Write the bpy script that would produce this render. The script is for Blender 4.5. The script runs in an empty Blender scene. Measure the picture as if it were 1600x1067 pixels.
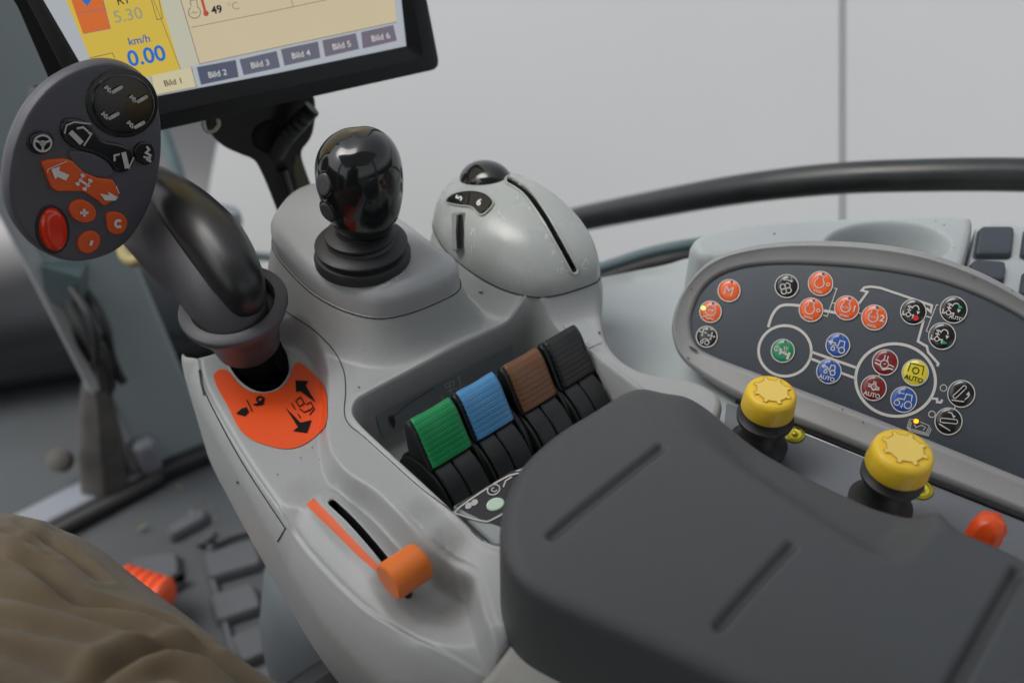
import bpy, bmesh, math, random
import numpy as np
from mathutils import Vector, Matrix
random.seed(7); rng = np.random.default_rng(7)
SC = bpy.context.scene
COL = SC.collection
PI = math.pi
# ---------------------------------------------------------------- camera model
F = 1556.0; CX, CY = 800.0, 533.5
PITCH = math.radians(41.0)
CP = np.array([0.0, 0.0, 1.12])
RT = np.array([1.0, 0, 0]); UPV = np.array([0, math.sin(PITCH), math.cos(PITCH)]); FW = np.array([0, math.cos(PITCH), -math.sin(PITCH)])
def rays(p):
    p = np.asarray(p, float).reshape(-1, 2)
    x = (p[:, 0]-CX)/F; y = -(p[:, 1]-CY)/F
    return x[:, None]*RT + y[:, None]*UPV + FW
def c2w(v):                       # direction given right/up/toward the eye -> world
    return v[0]*RT + v[1]*UPV - v[2]*FW
def D(px, py, d):                 # point seen at a pixel, at a depth in metres
    return CP + rays([(px, py)])[0]*d
def Wz(p, z):                     # points seen at pixels, on the level z
    r = rays(p); t = (z-CP[2])/r[:, 2]
    return CP + r*t[:, None]
def W1(px, py, z): return Wz([(px, py)], z)[0]
def Wl(pts):                      # list of (px,py,z) -> xy array
    return np.array([W1(*q)[:2] for q in pts])
def nrm(v): v = np.asarray(v, float); return v/np.linalg.norm(v)
class Frame:
    def __init__(s, O, U, V):
        s.O = np.asarray(O, float); s.U = nrm(U); V = np.asarray(V, float)
        s.V = nrm(V - s.U*np.dot(V, s.U)); s.N = np.cross(s.U, s.V)
    def P(s, uv, n=0.0):
        uv = np.asarray(uv, float).reshape(-1, 2)
        return s.O + uv[:, :1]*s.U + uv[:, 1:2]*s.V + np.reshape(n, (-1, 1))*s.N
    def uv(s, p):                 # pixels -> plane coordinates
        r = rays(p); t = np.dot(s.O-CP, s.N)/(r @ s.N)
        q = CP + r*t[:, None] - s.O
        return np.stack([q @ s.U, q @ s.V], 1)
    def px(s, p, n=0.0): return s.P(s.uv(p), n)
# ---------------------------------------------------------------- materials
def mat(name, col, rough=0.5, metal=0.0, bump=0.0, bscale=400, var=0.0, vscale=12, spec=0.5, coat=0.0, emit=0.0, dust=0.0, sheen=0.0):
    m = bpy.data.materials.new(name); m.use_nodes = True
    nt = m.node_tree; b = nt.nodes['Principled BSDF']
    b.inputs['Base Color'].default_value = (*col, 1); b.inputs['Roughness'].default_value = rough
    b.inputs['Metallic'].default_value = metal; b.inputs['Specular IOR Level'].default_value = spec
    b.inputs['Coat Weight'].default_value = coat; b.inputs['Coat Roughness'].default_value = 0.08
    b.inputs['Sheen Weight'].default_value = sheen
    tc = nt.nodes.new('ShaderNodeTexCoord')
    if emit:
        b.inputs['Emission Color'].default_value = (*col, 1); b.inputs['Emission Strength'].default_value = emit
    if var or dust:
        n = nt.nodes.new('ShaderNodeTexNoise'); n.inputs['Scale'].default_value = vscale; n.inputs['Detail'].default_value = 6
        nt.links.new(tc.outputs['Object'], n.inputs['Vector'])
        cr = nt.nodes.new('ShaderNodeValToRGB')
        cr.color_ramp.elements[0].position = 0.3; cr.color_ramp.elements[1].position = 0.7
        cr.color_ramp.elements[0].color = (*[c*(1-var) for c in col], 1); cr.color_ramp.elements[1].color = (*[min(1, c*(1+var)) for c in col], 1)
        nt.links.new(n.outputs['Fac'], cr.inputs['Fac'])
        out = cr.outputs['Color']
        if dust:
            n2 = nt.nodes.new('ShaderNodeTexNoise'); n2.inputs['Scale'].default_value = 420; n2.inputs['Detail'].default_value = 2
            nt.links.new(tc.outputs['Object'], n2.inputs['Vector'])
            c2 = nt.nodes.new('ShaderNodeValToRGB'); c2.color_ramp.elements[0].position = 0.70; c2.color_ramp.elements[1].position = 0.76
            nt.links.new(n2.outputs['Fac'], c2.inputs['Fac'])
            mu = nt.nodes.new('ShaderNodeMath'); mu.operation = 'MULTIPLY'; mu.inputs[1].default_value = dust
            nt.links.new(c2.outputs['Color'], mu.inputs[0])
            mx = nt.nodes.new('ShaderNodeMixRGB'); mx.inputs[2].default_value = (0.16, 0.13, 0.10, 1)
            nt.links.new(mu.outputs[0], mx.inputs[0]); nt.links.new(out, mx.inputs[1]); out = mx.outputs[0]
        nt.links.new(out, b.inputs['Base Color'])
        rr = nt.nodes.new('ShaderNodeMapRange'); rr.inputs['To Min'].default_value = max(0, rough-0.08); rr.inputs['To Max'].default_value = min(1, rough+0.10)
        nt.links.new(n.outputs['Fac'], rr.inputs['Value']); nt.links.new(rr.outputs[0], b.inputs['Roughness'])
    if bump:
        n = nt.nodes.new('ShaderNodeTexNoise'); n.inputs['Scale'].default_value = bscale; n.inputs['Detail'].default_value = 3
        nt.links.new(tc.outputs['Object'], n.inputs['Vector'])
        bp = nt.nodes.new('ShaderNodeBump'); bp.inputs['Strength'].default_value = bump; bp.inputs['Distance'].default_value = 0.001
        nt.links.new(n.outputs['Fac'], bp.inputs['Height']); nt.links.new(bp.outputs[0], b.inputs['Normal'])
    return m
def s2l(r, g, b): return tuple(((c/255)/12.92 if c <= 10 else (((c/255)+.055)/1.055)**2.4) for c in (r, g, b))
M = dict(
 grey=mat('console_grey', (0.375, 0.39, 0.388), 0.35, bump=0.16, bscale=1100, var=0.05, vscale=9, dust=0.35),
 greyc=mat('cap_grey', (0.37, 0.385, 0.39), 0.33, bump=0.05, bscale=1500, var=0.04, vscale=14, dust=0.25),
 greyg=mat('glossy_grey', (0.39, 0.415, 0.40), 0.26, bump=0.05, bscale=300, var=0.04, vscale=20, dust=0.2),
 rail=mat('shaded_grey', (0.30, 0.295, 0.27), 0.5, bump=0.12, bscale=1500, var=0.08, vscale=10, dust=0.3),  # console grey darkened and browned, side shade put into the colour
 shelf=mat('shelf_grey', (0.37, 0.405, 0.41), 0.5, bump=0.12, bscale=900, var=0.06, vscale=12, dust=0.4),
 plate=mat('plate_grey', (0.14, 0.155, 0.175), 0.4, bump=0.05, var=0.05, dust=0.2),
 bezel=mat('bezel_grey', (0.27, 0.272, 0.272), 0.45, bump=0.08, bscale=1200, var=0.06, vscale=14, dust=0.4),
 panel=mat('panel_grey', (0.048, 0.060, 0.074), 0.45, bump=0.04, bscale=2000, var=0.05, vscale=30),
 arm=mat('armrest_foam', (0.068, 0.074, 0.077), 0.46, bump=0.5, bscale=1400, var=0.07, vscale=8),
 palm=mat('palm_pad', (0.016, 0.017, 0.018), 0.34, bump=0.05, bscale=900, var=0.2, vscale=25),
 blackg=mat('gloss_black', (0.010, 0.011, 0.012), 0.14, bump=0.02, bscale=200, var=0.2, vscale=25, coat=0.3),
 black=mat('satin_black', (0.014, 0.015, 0.016), 0.36, bump=0.04, bscale=1500, var=0.2, vscale=30),
 blackr=mat('rubber_black', (0.020, 0.021, 0.022), 0.5, bump=0.10, bscale=600, var=0.2, vscale=30),
 void=mat('dark_void', (0.004, 0.004, 0.004), 0.8),
 stick=mat('grip_charcoal', (0.072, 0.070, 0.078), 0.40, bump=0.25, bscale=1800, var=0.06, vscale=20),
 sticks=mat('head_charcoal', (0.085, 0.085, 0.100), 0.42, bump=0.25, bscale=1800, var=0.06, vscale=20),
 orange=mat('decal_orange', (0.80, 0.085, 0.010), 0.45, bump=0.04, var=0.03),
 orangek=mat('handle_orange', (0.85, 0.20, 0.03), 0.38, bump=0.06, var=0.05, vscale=40),
 oranget=mat('tape_orange', (0.78, 0.11, 0.015), 0.5, var=0.04),
 red=mat('button_red', (0.75, 0.03, 0.005), 0.22, coat=0.5, var=0.15, vscale=60),
 redk=mat('knob_red', (0.82, 0.09, 0.015), 0.3, bump=0.4, bscale=120, var=0.1, vscale=60),
 green=mat('key_green', (0.010, 0.27, 0.085), 0.36, bump=0.05, var=0.05),
 blue=mat('key_blue', (0.085, 0.29, 0.56), 0.36, bump=0.05, var=0.05),
 brown=mat('key_brown', (0.17, 0.075, 0.035), 0.36, bump=0.05, var=0.08),
 keyblk=mat('key_black', (0.014, 0.015, 0.016), 0.30, bump=0.05, var=0.1),
 yellow=mat('knob_yellow', (0.86, 0.57, 0.035), 0.36, bump=0.08, bscale=500, var=0.04, vscale=60, dust=0.15),
 yellowt=mat('knob_yellow_top', (0.86, 0.62, 0.13), 0.42, bump=0.08, bscale=500),
 yline=mat('yellow_groove', (0.45, 0.27, 0.02), 0.6),
 brass=mat('yellow_screw', (0.45, 0.40, 0.02), 0.3, metal=0.4, bump=0.3, bscale=300),
 white=mat('print_white', (0.58, 0.56, 0.53), 0.5),
 whiteb=mat('print_bright', (0.72, 0.72, 0.70), 0.5),
 faint=mat('print_worn', (0.66, 0.68, 0.67), 0.5),
 label=mat('sticker_grey', (0.27, 0.32, 0.345), 0.3, var=0.05, vscale=40),
 label2=mat('sticker_clear', (0.36, 0.39, 0.40), 0.22, var=0.03, vscale=40),
 dirt=mat('dirt', (0.07, 0.06, 0.045), 0.8),
 smudge=mat('smudge', (0.2, 0.18, 0.16), 0.6),
 seam=mat('seam_dark', (0.03, 0.03, 0.03), 0.7),
 bor=mat('print_orange', (0.80, 0.11, 0.015), 0.32, coat=0.3), bbk=mat('print_black', (0.012, 0.012, 0.013), 0.25, coat=0.4),
 bgr=mat('print_green', (0.01, 0.24, 0.10), 0.32, coat=0.3), bbl=mat('print_blue', (0.015, 0.085, 0.38), 0.32, coat=0.3),
 bre=mat('print_dark_red', (0.19, 0.008, 0.012), 0.32, coat=0.3), bye=mat('print_yellow', (0.72, 0.62, 0.03), 0.32, coat=0.3),
 ledoff=mat('led_off', (0.10, 0.10, 0.10), 0.3), leddk=mat('led_dark', (0.05, 0.055, 0.06), 0.4),
 ledg=mat('led_green', (0.45, 0.9, 0.12), 0.3, emit=1.0), ledo=mat('led_orange', (1.0, 0.34, 0.01), 0.3, emit=1.2),
 gbtn=mat('egg_button_grey', (0.07, 0.068, 0.07), 0.35, bump=0.1, bscale=300),
 mint=mat('mint_button', (0.60, 0.78, 0.62), 0.4), khaki=mat('khaki', (0.112, 0.084, 0.046), 0.9, bump=0.45, bscale=1600, var=0.30, vscale=16, sheen=0.15),
 steel=mat('strut_teal', (0.10, 0.145, 0.155), 0.45, var=0.06), pillar=mat('pillar_teal', (0.33, 0.39, 0.40), 0.4, var=0.05, vscale=6),
 pillarl=mat('pillar_light', (0.48, 0.52, 0.54), 0.4, var=0.05, vscale=6),
 floor=mat('floor_mat', (0.050, 0.057, 0.062), 0.6, bump=0.3, bscale=300, var=0.2, vscale=7), pad=mat('mat_pad', (0.070, 0.075, 0.083), 0.55, bump=0.3, bscale=300, var=0.12, vscale=12),
 crumb=mat('straw', (0.32, 0.25, 0.16), 0.8), sill=mat('sill_grey', (0.20, 0.22, 0.25), 0.4), seat=mat('seat_cover', (0.13, 0.15, 0.165), 0.45, var=0.08, vscale=6),
 hood=mat('side_panel_dark', (0.012, 0.013, 0.016), 0.35, var=0.1), cloth=mat('gaiter', (0.085, 0.082, 0.075), 0.9, var=0.35, vscale=25),
 roof=mat('bounce_lining', (0.45, 0.45, 0.43), 0.8), chain=mat('chain_steel', (0.5, 0.48, 0.42), 0.3, metal=0.9),
 bracket=mat('bracket_black', (0.022, 0.018, 0.016), 0.3, bump=0.05, var=0.3, vscale=30), olive_reflection=mat('bracket_reflection', (0.10, 0.10, 0.055), 0.3),
 mon=mat('monitor_black', (0.014, 0.015, 0.017), 0.42, bump=0.2, bscale=1400, var=0.1, dust=0.15),
 trans=mat('cable_yellow', (0.3, 0.25, 0.10), 0.5),
)
def scr(name, rgb, k=1.0):
    c = s2l(*rgb)
    m = bpy.data.materials.new(name); m.use_nodes = True
    b = m.node_tree.nodes['Principled BSDF']; b.inputs['Base Color'].default_value = (0.01, 0.01, 0.01, 1); b.inputs['Roughness'].default_value = 0.25
    b.inputs['Emission Color'].default_value = (*c, 1); b.inputs['Emission Strength'].default_value = k*SCR
    return m
SCR = 0.50
# ---------------------------------------------------------------- mesh helpers
def link(name, verts, faces, m=None, parent=None, smooth=True, angle=35, mats=None, fmat=None):
    me = bpy.data.meshes.new(name)
    me.from_pydata([tuple(map(float, v)) for v in verts], [], [tuple(int(i) for i in f) for f in faces])
    for mm in (mats or [m]): me.materials.append(M[mm] if isinstance(mm, str) else mm)
    if fmat is not None: me.polygons.foreach_set('material_index', np.asarray(fmat, np.int32))
    if smooth:
        me.polygons.foreach_set('use_smooth', np.ones(len(me.polygons), bool))
        if angle: me.set_sharp_from_angle(angle=math.radians(angle))
    me.update()
    o = bpy.data.objects.new(name, me); COL.objects.link(o)
    if parent: o.parent = parent; o.matrix_parent_inverse = parent.matrix_world.inverted()
    return o
def thing(name, label, cat, loc, group=None, kind=None):
    o = bpy.data.objects.new(name, None); COL.objects.link(o)
    o.empty_display_size = 0.02
    o.location = tuple(map(float, loc)); o.matrix_world = Matrix.Translation(o.location)
    return tag(o, label, cat, group, kind)
def tag(o, label, cat, group=None, kind=None):
    o['label'] = label; o['category'] = cat
    if group: o['group'] = group
    if kind: o['kind'] = kind
    return o
def chaikin(p, n=3, closed=True):
    p = np.asarray(p, float)
    for _ in range(n):
        if closed:
            q = np.roll(p, -1, 0); p = np.stack([p*.75+q*.25, p*.25+q*.75], 1).reshape(-1, p.shape[1])
        else:
            a, b = p[:-1], p[1:]; m = np.stack([a*.75+b*.25, a*.25+b*.75], 1).reshape(-1, p.shape[1]); p = np.concatenate([p[:1], m, p[-1:]])
    return p
def catmull(p, n=8, closed=False):
    p = np.asarray(p, float); out = []
    N = len(p); rngi = range(N if closed else N-1)
    for i in rngi:
        g = (lambda k: p[k % N]) if closed else (lambda k: p[min(max(k, 0), N-1)])
        a, b, c, d = g(i-1), g(i), g(i+1), g(i+2)
        for t in np.arange(n)/n:
            out.append(.5*((2*b)+(-a+c)*t+(2*a-5*b+4*c-d)*t*t+(-a+3*b-3*c+d)*t**3))
    if not closed: out.append(p[-1])
    return np.array(out)
def resample(p, n, closed=True):
    p = np.asarray(p, float)
    q = np.concatenate([p, p[:1]]) if closed else p
    s = np.concatenate([[0], np.cumsum(np.linalg.norm(np.diff(q, axis=0), axis=1))])
    t = np.linspace(0, s[-1], n, endpoint=False) if closed else np.linspace(0, s[-1], n)
    return np.stack([np.interp(t, s, q[:, k]) for k in range(q.shape[1])], 1)
def area(p): x, y = p[:, 0], p[:, 1]; return .5*np.sum(x*np.roll(y, -1)-np.roll(x, -1)*y)
def ccw(p): return p if area(p) > 0 else p[::-1]
def inset(p, d):                   # p ccw closed dense; d>0 moves inward
    t = np.roll(p, -1, 0)-np.roll(p, 1, 0); t /= np.linalg.norm(t, axis=1)[:, None]+1e-12
    return p + np.stack([-t[:, 1], t[:, 0]], 1)*d
def loft(rings, cap0=False, cap1=True, closed=True):
    n = len(rings[0]); V = np.concatenate(rings); Fc = []
    for k in range(len(rings)-1):
        for i in range(n if closed else n-1):
            j = (i+1) % n; Fc.append((k*n+i, k*n+j, (k+1)*n+j, (k+1)*n+i))
    if cap0: Fc.append(tuple(range(n))[::-1])
    if cap1: Fc.append(tuple((len(rings)-1)*n+i for i in range(n)))
    return V, Fc
def plate(name, fr, uvout, prof, m, parent=None, angle=35, back=False):
    """uvout: ccw outline in the frame; prof: list of (inset, height) from the skirt to the top"""
    uvout = ccw(uvout); rings = [fr.P(inset(uvout, i), h) for i, h in prof]
    i, h = prof[-1]; rings.append(fr.P(inset(uvout, i+abs(.12*i)+.0004), h))
    V, Fc = loft(rings, back, True); return link(name, V, Fc, m, parent, angle=angle)
def merge(parts):
    V = []; Fc = []; o = 0
    for v, f in parts:
        V.append(np.asarray(v, float)); Fc += [tuple(i+o for i in q) for q in f]; o += len(v)
    return np.concatenate(V), Fc
def tube(path, rad, n=16, cap=True, squash=None, twist=None):
    path = np.asarray(path, float); k = len(path); rad = np.broadcast_to(np.asarray(rad, float), (k,))
    T = np.gradient(path, axis=0); T /= np.linalg.norm(T, axis=1)[:, None]
    up = np.array([0, 0, 1.0]) if abs(T[0][2]) < .9 else np.array([0, 1.0, 0])
    if twist is not None: up = np.asarray(twist, float)
    rings = []; A = nrm(np.cross(T[0], up))
    for i in range(k):
        A = nrm(A - T[i]*np.dot(A, T[i])); B = np.cross(T[i], A)
        th = np.arange(n)/n*2*PI; sq = 1 if squash is None else squash[i] if np.ndim(squash) else squash
        rings.append(path[i] + rad[i]*(np.cos(th)[:, None]*A + sq*np.sin(th)[:, None]*B))
    return loft(rings, cap, cap)
def lathe(C, axis, prof, n=48, xdir=None, caps=True):
    """prof: list of (radius, height along the axis)"""
    a = nrm(axis); x = np.array([1.0, 0, 0]) if xdir is None else np.asarray(xdir, float)
    x = nrm(x - a*np.dot(x, a)); y = np.cross(a, x); th = np.arange(n)/n*2*PI
    rings = [np.asarray(C) + h*a + r*(np.cos(th)[:, None]*x + np.sin(th)[:, None]*y) for r, h in prof]
    return loft(rings, caps, caps)
def box(C, X, Y, Z):               # half-extent vectors
    C, X, Y, Z = map(lambda q: np.asarray(q, float), (C, X, Y, Z))
    V = [C+a*X+b*Y+c*Z for a in (-1, 1) for b in (-1, 1) for c in (-1, 1)]
    return np.array(V), [(0, 1, 3, 2), (4, 6, 7, 5), (0, 4, 5, 1), (2, 3, 7, 6), (0, 2, 6, 4), (1, 5, 7, 3)]
def bevel(o, w=0.002, seg=3):
    b = o.modifiers.new('bevel', 'BEVEL'); b.width = w; b.segments = seg; b.limit_method = 'ANGLE'; b.angle_limit = math.radians(35); return o
# ---------------------------------------------------------------- distance fields
def sdf(P, poly, closed=True, signed=True, near=False):
    P = np.asarray(P, float); out = np.full(len(P), 1e9); cl = np.zeros_like(P) if near else None
    ins = np.zeros(len(P), bool); n = len(poly)
    for i in range(n if closed else n-1):
        a = poly[i]; b = poly[(i+1) % n]; e = b-a; L = e @ e
        if L < 1e-16: continue
        w = P-a; t = np.clip((w @ e)/L, 0, 1); d2 = (w[:, 0]-t*e[0])**2+(w[:, 1]-t*e[1])**2
        if near:
            m = d2 < out; cl[m] = (a+t[:, None]*e)[m]
        out = np.minimum(out, d2)
        if closed and signed:
            c = (a[1] > P[:, 1]) != (b[1] > P[:, 1])
            if c.any() and e[1] != 0:
                ins ^= c & (P[:, 0] < e[0]*(P[:, 1]-a[1])/e[1]+a[0])
    d = np.sqrt(out)
    if closed and signed: d = np.where(ins, -d, d)
    return (d, cl) if near else d
def side(P, pl):                   # signed distance to an open polyline: + on its left
    out = np.full(len(P), 1e9); sg = np.zeros(len(P))
    for i in range(len(pl)-1):
        a, b = pl[i], pl[i+1]; e = b-a; L = e @ e
        w = P-a; t = (w @ e)/L
        lo = 0 if i else -1e3; hi = 1 if i < len(pl)-2 else 1e3
        t = np.clip(t, lo, hi); q = w-t[:, None]*e; d2 = (q**2).sum(1)
        m = d2 < out; out[m] = d2[m]; sg[m] = (e[0]*w[:, 1]-e[1]*w[:, 0])[m]
    return np.sqrt(out)*np.sign(sg)
def sm(x, a, b): t = np.clip((x-a)/(b-a), 0, 1); return t*t*(3-2*t)
def softp(x, k): return k*np.log1p(np.exp(np.clip(x/k, -40, 40)))
class HF:
    def __init__(s, name, out, zf, res, zs, mats, mf=None, parent=None, holes=()):
        s.x0, s.y0 = out.min(0)-4*res; x1, y1 = out.max(0)+4*res; s.res = res
        s.nx = int((x1-s.x0)/res)+1; s.ny = int((y1-s.y0)/res)+1
        X, Y = np.meshgrid(s.x0+np.arange(s.nx)*res, s.y0+np.arange(s.ny)*res, indexing='ij')
        P = np.stack([X.ravel(), Y.ravel()], 1)
        sd, cl = sdf(P, out, near=True)
        sd0 = sd.copy()
        for h_ in holes:
            a_, b_ = sdf(P, h_, near=True); m_ = -a_ > sd; sd = np.where(m_, -a_, sd); cl = np.where(m_[:, None], b_, cl)
        s.Z = zf(P, np.minimum(sd0, -1e-9)).reshape(s.nx, s.ny)
        ins = sd.reshape(s.nx, s.ny) < 0
        idx = np.arange(s.nx*s.ny).reshape(s.nx, s.ny)
        c = (ins[:-1, :-1].astype(int)+ins[1:, :-1]+ins[:-1, 1:]+ins[1:, 1:]) >= 3
        q = np.stack([idx[:-1, :-1][c], idx[1:, :-1][c], idx[1:, 1:][c], idx[:-1, 1:][c]], 1)
        e = np.concatenate([q[:, [0, 1]], q[:, [1, 2]], q[:, [2, 3]], q[:, [3, 0]]])
        key = np.sort(e, 1); kk = key[:, 0].astype(np.int64)*(s.nx*s.ny)+key[:, 1]
        u, inv, cnt = np.unique(kk, return_inverse=True, return_counts=True)
        be = e[cnt[inv] == 1]; bv = np.unique(be)
        PP = P.copy(); PP[bv] = cl[bv]
        ZZ = s.Z.ravel().copy(); ZZ[bv] = zf(PP[bv], np.minimum(sdf(PP[bv], out), -1e-9))
        used, inv2 = np.unique(q, return_inverse=True); q2 = inv2.reshape(q.shape)
        V = np.column_stack([PP[used], ZZ[used]])
        remap = {int(v): i for i, v in enumerate(used)}
        n0 = len(V); bi = np.array([remap[int(v)] for v in bv]); low = V[bi].copy()
        low[:, 2] = zs(low[:, :2]) if callable(zs) else zs
        pos = {int(b): n0+i for i, b in enumerate(bi)}
        sk = [(remap[int(b)], remap[int(a)], pos[remap[int(a)]], pos[remap[int(b)]]) for a, b in be]
        V = np.concatenate([V, low]); Fc = [tuple(r) for r in q2.tolist()]+sk
        cen = PP[q].mean(1); fm = np.zeros(len(Fc), int)
        if mf is not None: fm[:len(q)] = mf(cen)
        s.ob = link(name, V, Fc, parent=parent, mats=mats, fmat=fm, angle=50)
    def z(s, x, y):
        fx = np.clip((x-s.x0)/s.res, 0, s.nx-1.001); fy = np.clip((y-s.y0)/s.res, 0, s.ny-1.001)
        i = fx.astype(int); j = fy.astype(int); a = fx-i; b = fy-j; Z = s.Z
        return (Z[i, j]*(1-a)*(1-b)+Z[i+1, j]*a*(1-b)+Z[i, j+1]*(1-a)*b+Z[i+1, j+1]*a*b)
    def px(s, p, n=0.0003, zt=0.80, zb=0.60):
        r = rays(p); lo = (zt-CP[2])/r[:, 2]; hi = (zb-CP[2])/r[:, 2]
        K = 260; T = lo[:, None]+(hi-lo)[:, None]*np.linspace(0, 1, K)
        Q = CP+T[..., None]*r[:, None]; dz = Q[..., 2]-s.z(Q[..., 0].ravel(), Q[..., 1].ravel()).reshape(T.shape)
        k = np.argmax(dz <= 0, 1); k = np.where(k == 0, K-1, k); ar = np.arange(len(k))
        d0, d1 = dz[ar, k-1], dz[ar, k]; f = d0/(d0-d1+1e-12); t = T[ar, k-1]+(T[ar, k]-T[ar, k-1])*np.clip(f, 0, 1)
        t = t - n/np.abs(r @ FW)*1.5
        return CP+r*t[:, None]
# ---------------------------------------------------------------- prints (flat marks lying on a surface)
def dens(p, step=3, closed=False):
    p = np.asarray(p, float); q = np.concatenate([p, p[:1]]) if closed else p; out = []
    for a, b in zip(q[:-1], q[1:]):
        n = max(1, int(np.linalg.norm(b-a)/step)); out += [a+(b-a)*i/n for i in range(n)]
    if not closed: out.append(q[-1])
    return np.array(out)
def stroke2d(p, w, closed=False):
    """polyline -> ribbon (2-D verts, faces); w in the same unit"""
    p = np.asarray(p, float); n = len(p)
    if closed: t = np.roll(p, -1, 0)-np.roll(p, 1, 0)
    else:
        s = np.diff(p, axis=0); s /= np.linalg.norm(s, axis=1)[:, None]+1e-9
        t = np.concatenate([s[:1], s[:-1]+s[1:], s[-1:]])
    t = t/(np.linalg.norm(t, axis=1)[:, None]+1e-9); nn = np.stack([-t[:, 1], t[:, 0]], 1)
    sc = np.ones(n)
    if not closed and n > 2:
        c = np.clip((t[1:-1]*s[1:]).sum(1), .5, 1); sc[1:-1] = 1/c
    w = np.broadcast_to(w, (n,))
    V = np.concatenate([p+nn*(w*sc/2)[:, None], p-nn*(w*sc/2)[:, None]])
    Fc = [(i, (i+1) % n, n+(i+1) % n, n+i) for i in range(n if closed else n-1)]
    return V, Fc
def ell(cx, cy, rx, ry=None, n=24, a0=0, a1=360, rot=0):
    ry = rx if ry is None else ry; full = abs(a1-a0) >= 360
    th = np.radians(np.linspace(a0, a1, n, endpoint=not full)); x = rx*np.cos(th); y = ry*np.sin(th); r = math.radians(rot)
    return np.stack([cx+x*math.cos(r)-y*math.sin(r), cy+x*math.sin(r)+y*math.cos(r)], 1)
_tc = {}
def textgeo(s, bold=0.0):
    if (s, bold) in _tc: return _tc[(s, bold)]
    c = bpy.data.curves.new('t', 'FONT'); c.body = s; c.size = 1; c.offset = bold; c.resolution_u = 4
    o = bpy.data.objects.new('t', c); COL.objects.link(o)
    dg = bpy.context.evaluated_depsgraph_get(); me = o.evaluated_get(dg).to_mesh()
    V = np.array([v.co[:2] for v in me.vertices]).reshape(-1, 2); Fc = [tuple(p.vertices) for p in me.polygons]
    o.evaluated_get(dg).to_mesh_clear(); bpy.data.objects.remove(o); bpy.data.curves.remove(c)
    _tc[(s, bold)] = (V, Fc); return V, Fc
def text2d(s, org, size, ang=0.0, up=None, bold=0.0, center=False, wid=1.0):
    """org: left end of the base line in pixels; ang: degrees clockwise in the picture"""
    V, Fc = textgeo(s, bold); V = V.copy()
    if center: V[:, 0] -= (V[:, 0].max()+V[:, 0].min())/2; V[:, 1] -= .36
    a = math.radians(ang); X = np.array([math.cos(a), math.sin(a)])*size*wid
    u = np.array([math.sin(a), -math.cos(a)]) if up is None else nrm(up)
    return np.asarray(org, float)+V[:, :1]*X+V[:, 1:2]*u*size, Fc
def poly2d(p): p = np.asarray(p, float); return p, [tuple(range(len(p)))]
def prnt(name, geos, surf, n, m, parent):
    V, Fc = merge(geos)
    return link(name, surf.px(V, n), Fc, m, parent, smooth=False)
def gridfill(p, step=4):
    """closed pixel outline -> triangulated patch fine enough to hug a curved surface"""
    bm = bmesh.new(); q = dens(p, step, True); vs = [bm.verts.new((x, y, 0)) for x, y in q]
    f = bm.faces.new(vs)
    x0, y0 = q.min(0); x1, y1 = q.max(0)
    for k in np.arange(x0+step, x1, step): bmesh.ops.bisect_plane(bm, geom=bm.verts[:]+bm.edges[:]+bm.faces[:], plane_co=(k, 0, 0), plane_no=(1, 0, 0))
    for k in np.arange(y0+step, y1, step): bmesh.ops.bisect_plane(bm, geom=bm.verts[:]+bm.edges[:]+bm.faces[:], plane_co=(0, k, 0), plane_no=(0, 1, 0))
    bm.verts.index_update(); V = np.array([v.co[:2] for v in bm.verts]); Fc = [tuple(v.index for v in f.verts) for f in bm.faces]; bm.free()
    return V, Fc
def dstroke(p, w, step=3, closed=False, smooth=0):
    if smooth: p = catmull(p, smooth, closed)
    return stroke2d(dens(p, step, closed), w, closed)

def marks(name, lst, surf, n, m, parent):
    for q in lst: prnt(name, [q], surf, n, m, parent)
def rounded(p, r, n=8):
    out = []; N = len(p)
    for i in range(N):
        a, b, c = p[i-1], p[i], p[(i+1) % N]; u = nrm(a-b)*r; v = nrm(c-b)*r
        for t in np.linspace(0, 1, n): out.append((1-t)**2*(b+u)+2*t*(1-t)*b+t*t*(b+v))
    return np.array(out)
from mathutils.bvhtree import BVHTree
def ring3(p, z): return np.column_stack([p, np.full(len(p), z)])
class Surf:                        # lets a mark hug the surface of an object
    def __init__(s, ob):
        me = ob.data; s.b = BVHTree.FromPolygons([tuple(v.co) for v in me.vertices], [tuple(p.vertices) for p in me.polygons])
    def px(s, p, n=0.0003):
        out = []; last = None; r = rays(p)
        for q in r:
            h = s.b.ray_cast(Vector(CP), Vector(q))
            if h[0] is None:
                g = s.b.find_nearest(Vector(CP+q*(last if last else .62))); out.append(np.array(g[0])+np.array(g[1])*n*.5); continue
            last = (np.array(h[0])-CP) @ FW; nn = np.array(h[1])
            if nn @ q > 0: nn = -nn
            out.append(np.array(h[0])+nn*n)
        return np.array(out)
# ================================================================ CONSOLE
console = thing('control_console', 'long light grey moulded console with orange decal plate, lever tray and rounded humps', 'control console', (-.05, .45, .55))
deck_line = catmull(Wl([(400, 500, .70), (440, 500, .70), (475, 512, .70), (500, 540, .70), (513, 575, .70), (515, 615, .70), (511, 662, .70), (520, 707, .70), (545, 738, .70), (590, 768, .70), (656, 832, .70), (700, 864, .70), (738, 887, .70), (750, 920, .70), (760, 960, .70), (776, 996, .70), (800, 1050, .70)]), 4)
C1 = catmull(Wl([(306, 560, .688), (318, 598, .688), (345, 645, .688), (374, 695, .688), (405, 747, .688), (434, 778, .688), (478, 789, .688), (525, 836, .688), (583, 916, .688), (620, 972, .686), (650, 993, .686), (710, 994, .688), (775, 994, .69), (830, 990, .69)]), 4)
G1 = catmull(Wl([(305, 560, .685), (317, 610, .682), (380, 723, .68), (447, 825, .675), (489, 883, .672), (561, 963, .668), (634, 1010, .668), (742, 1062, .67), (830, 1110, .67)]), 4)
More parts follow.
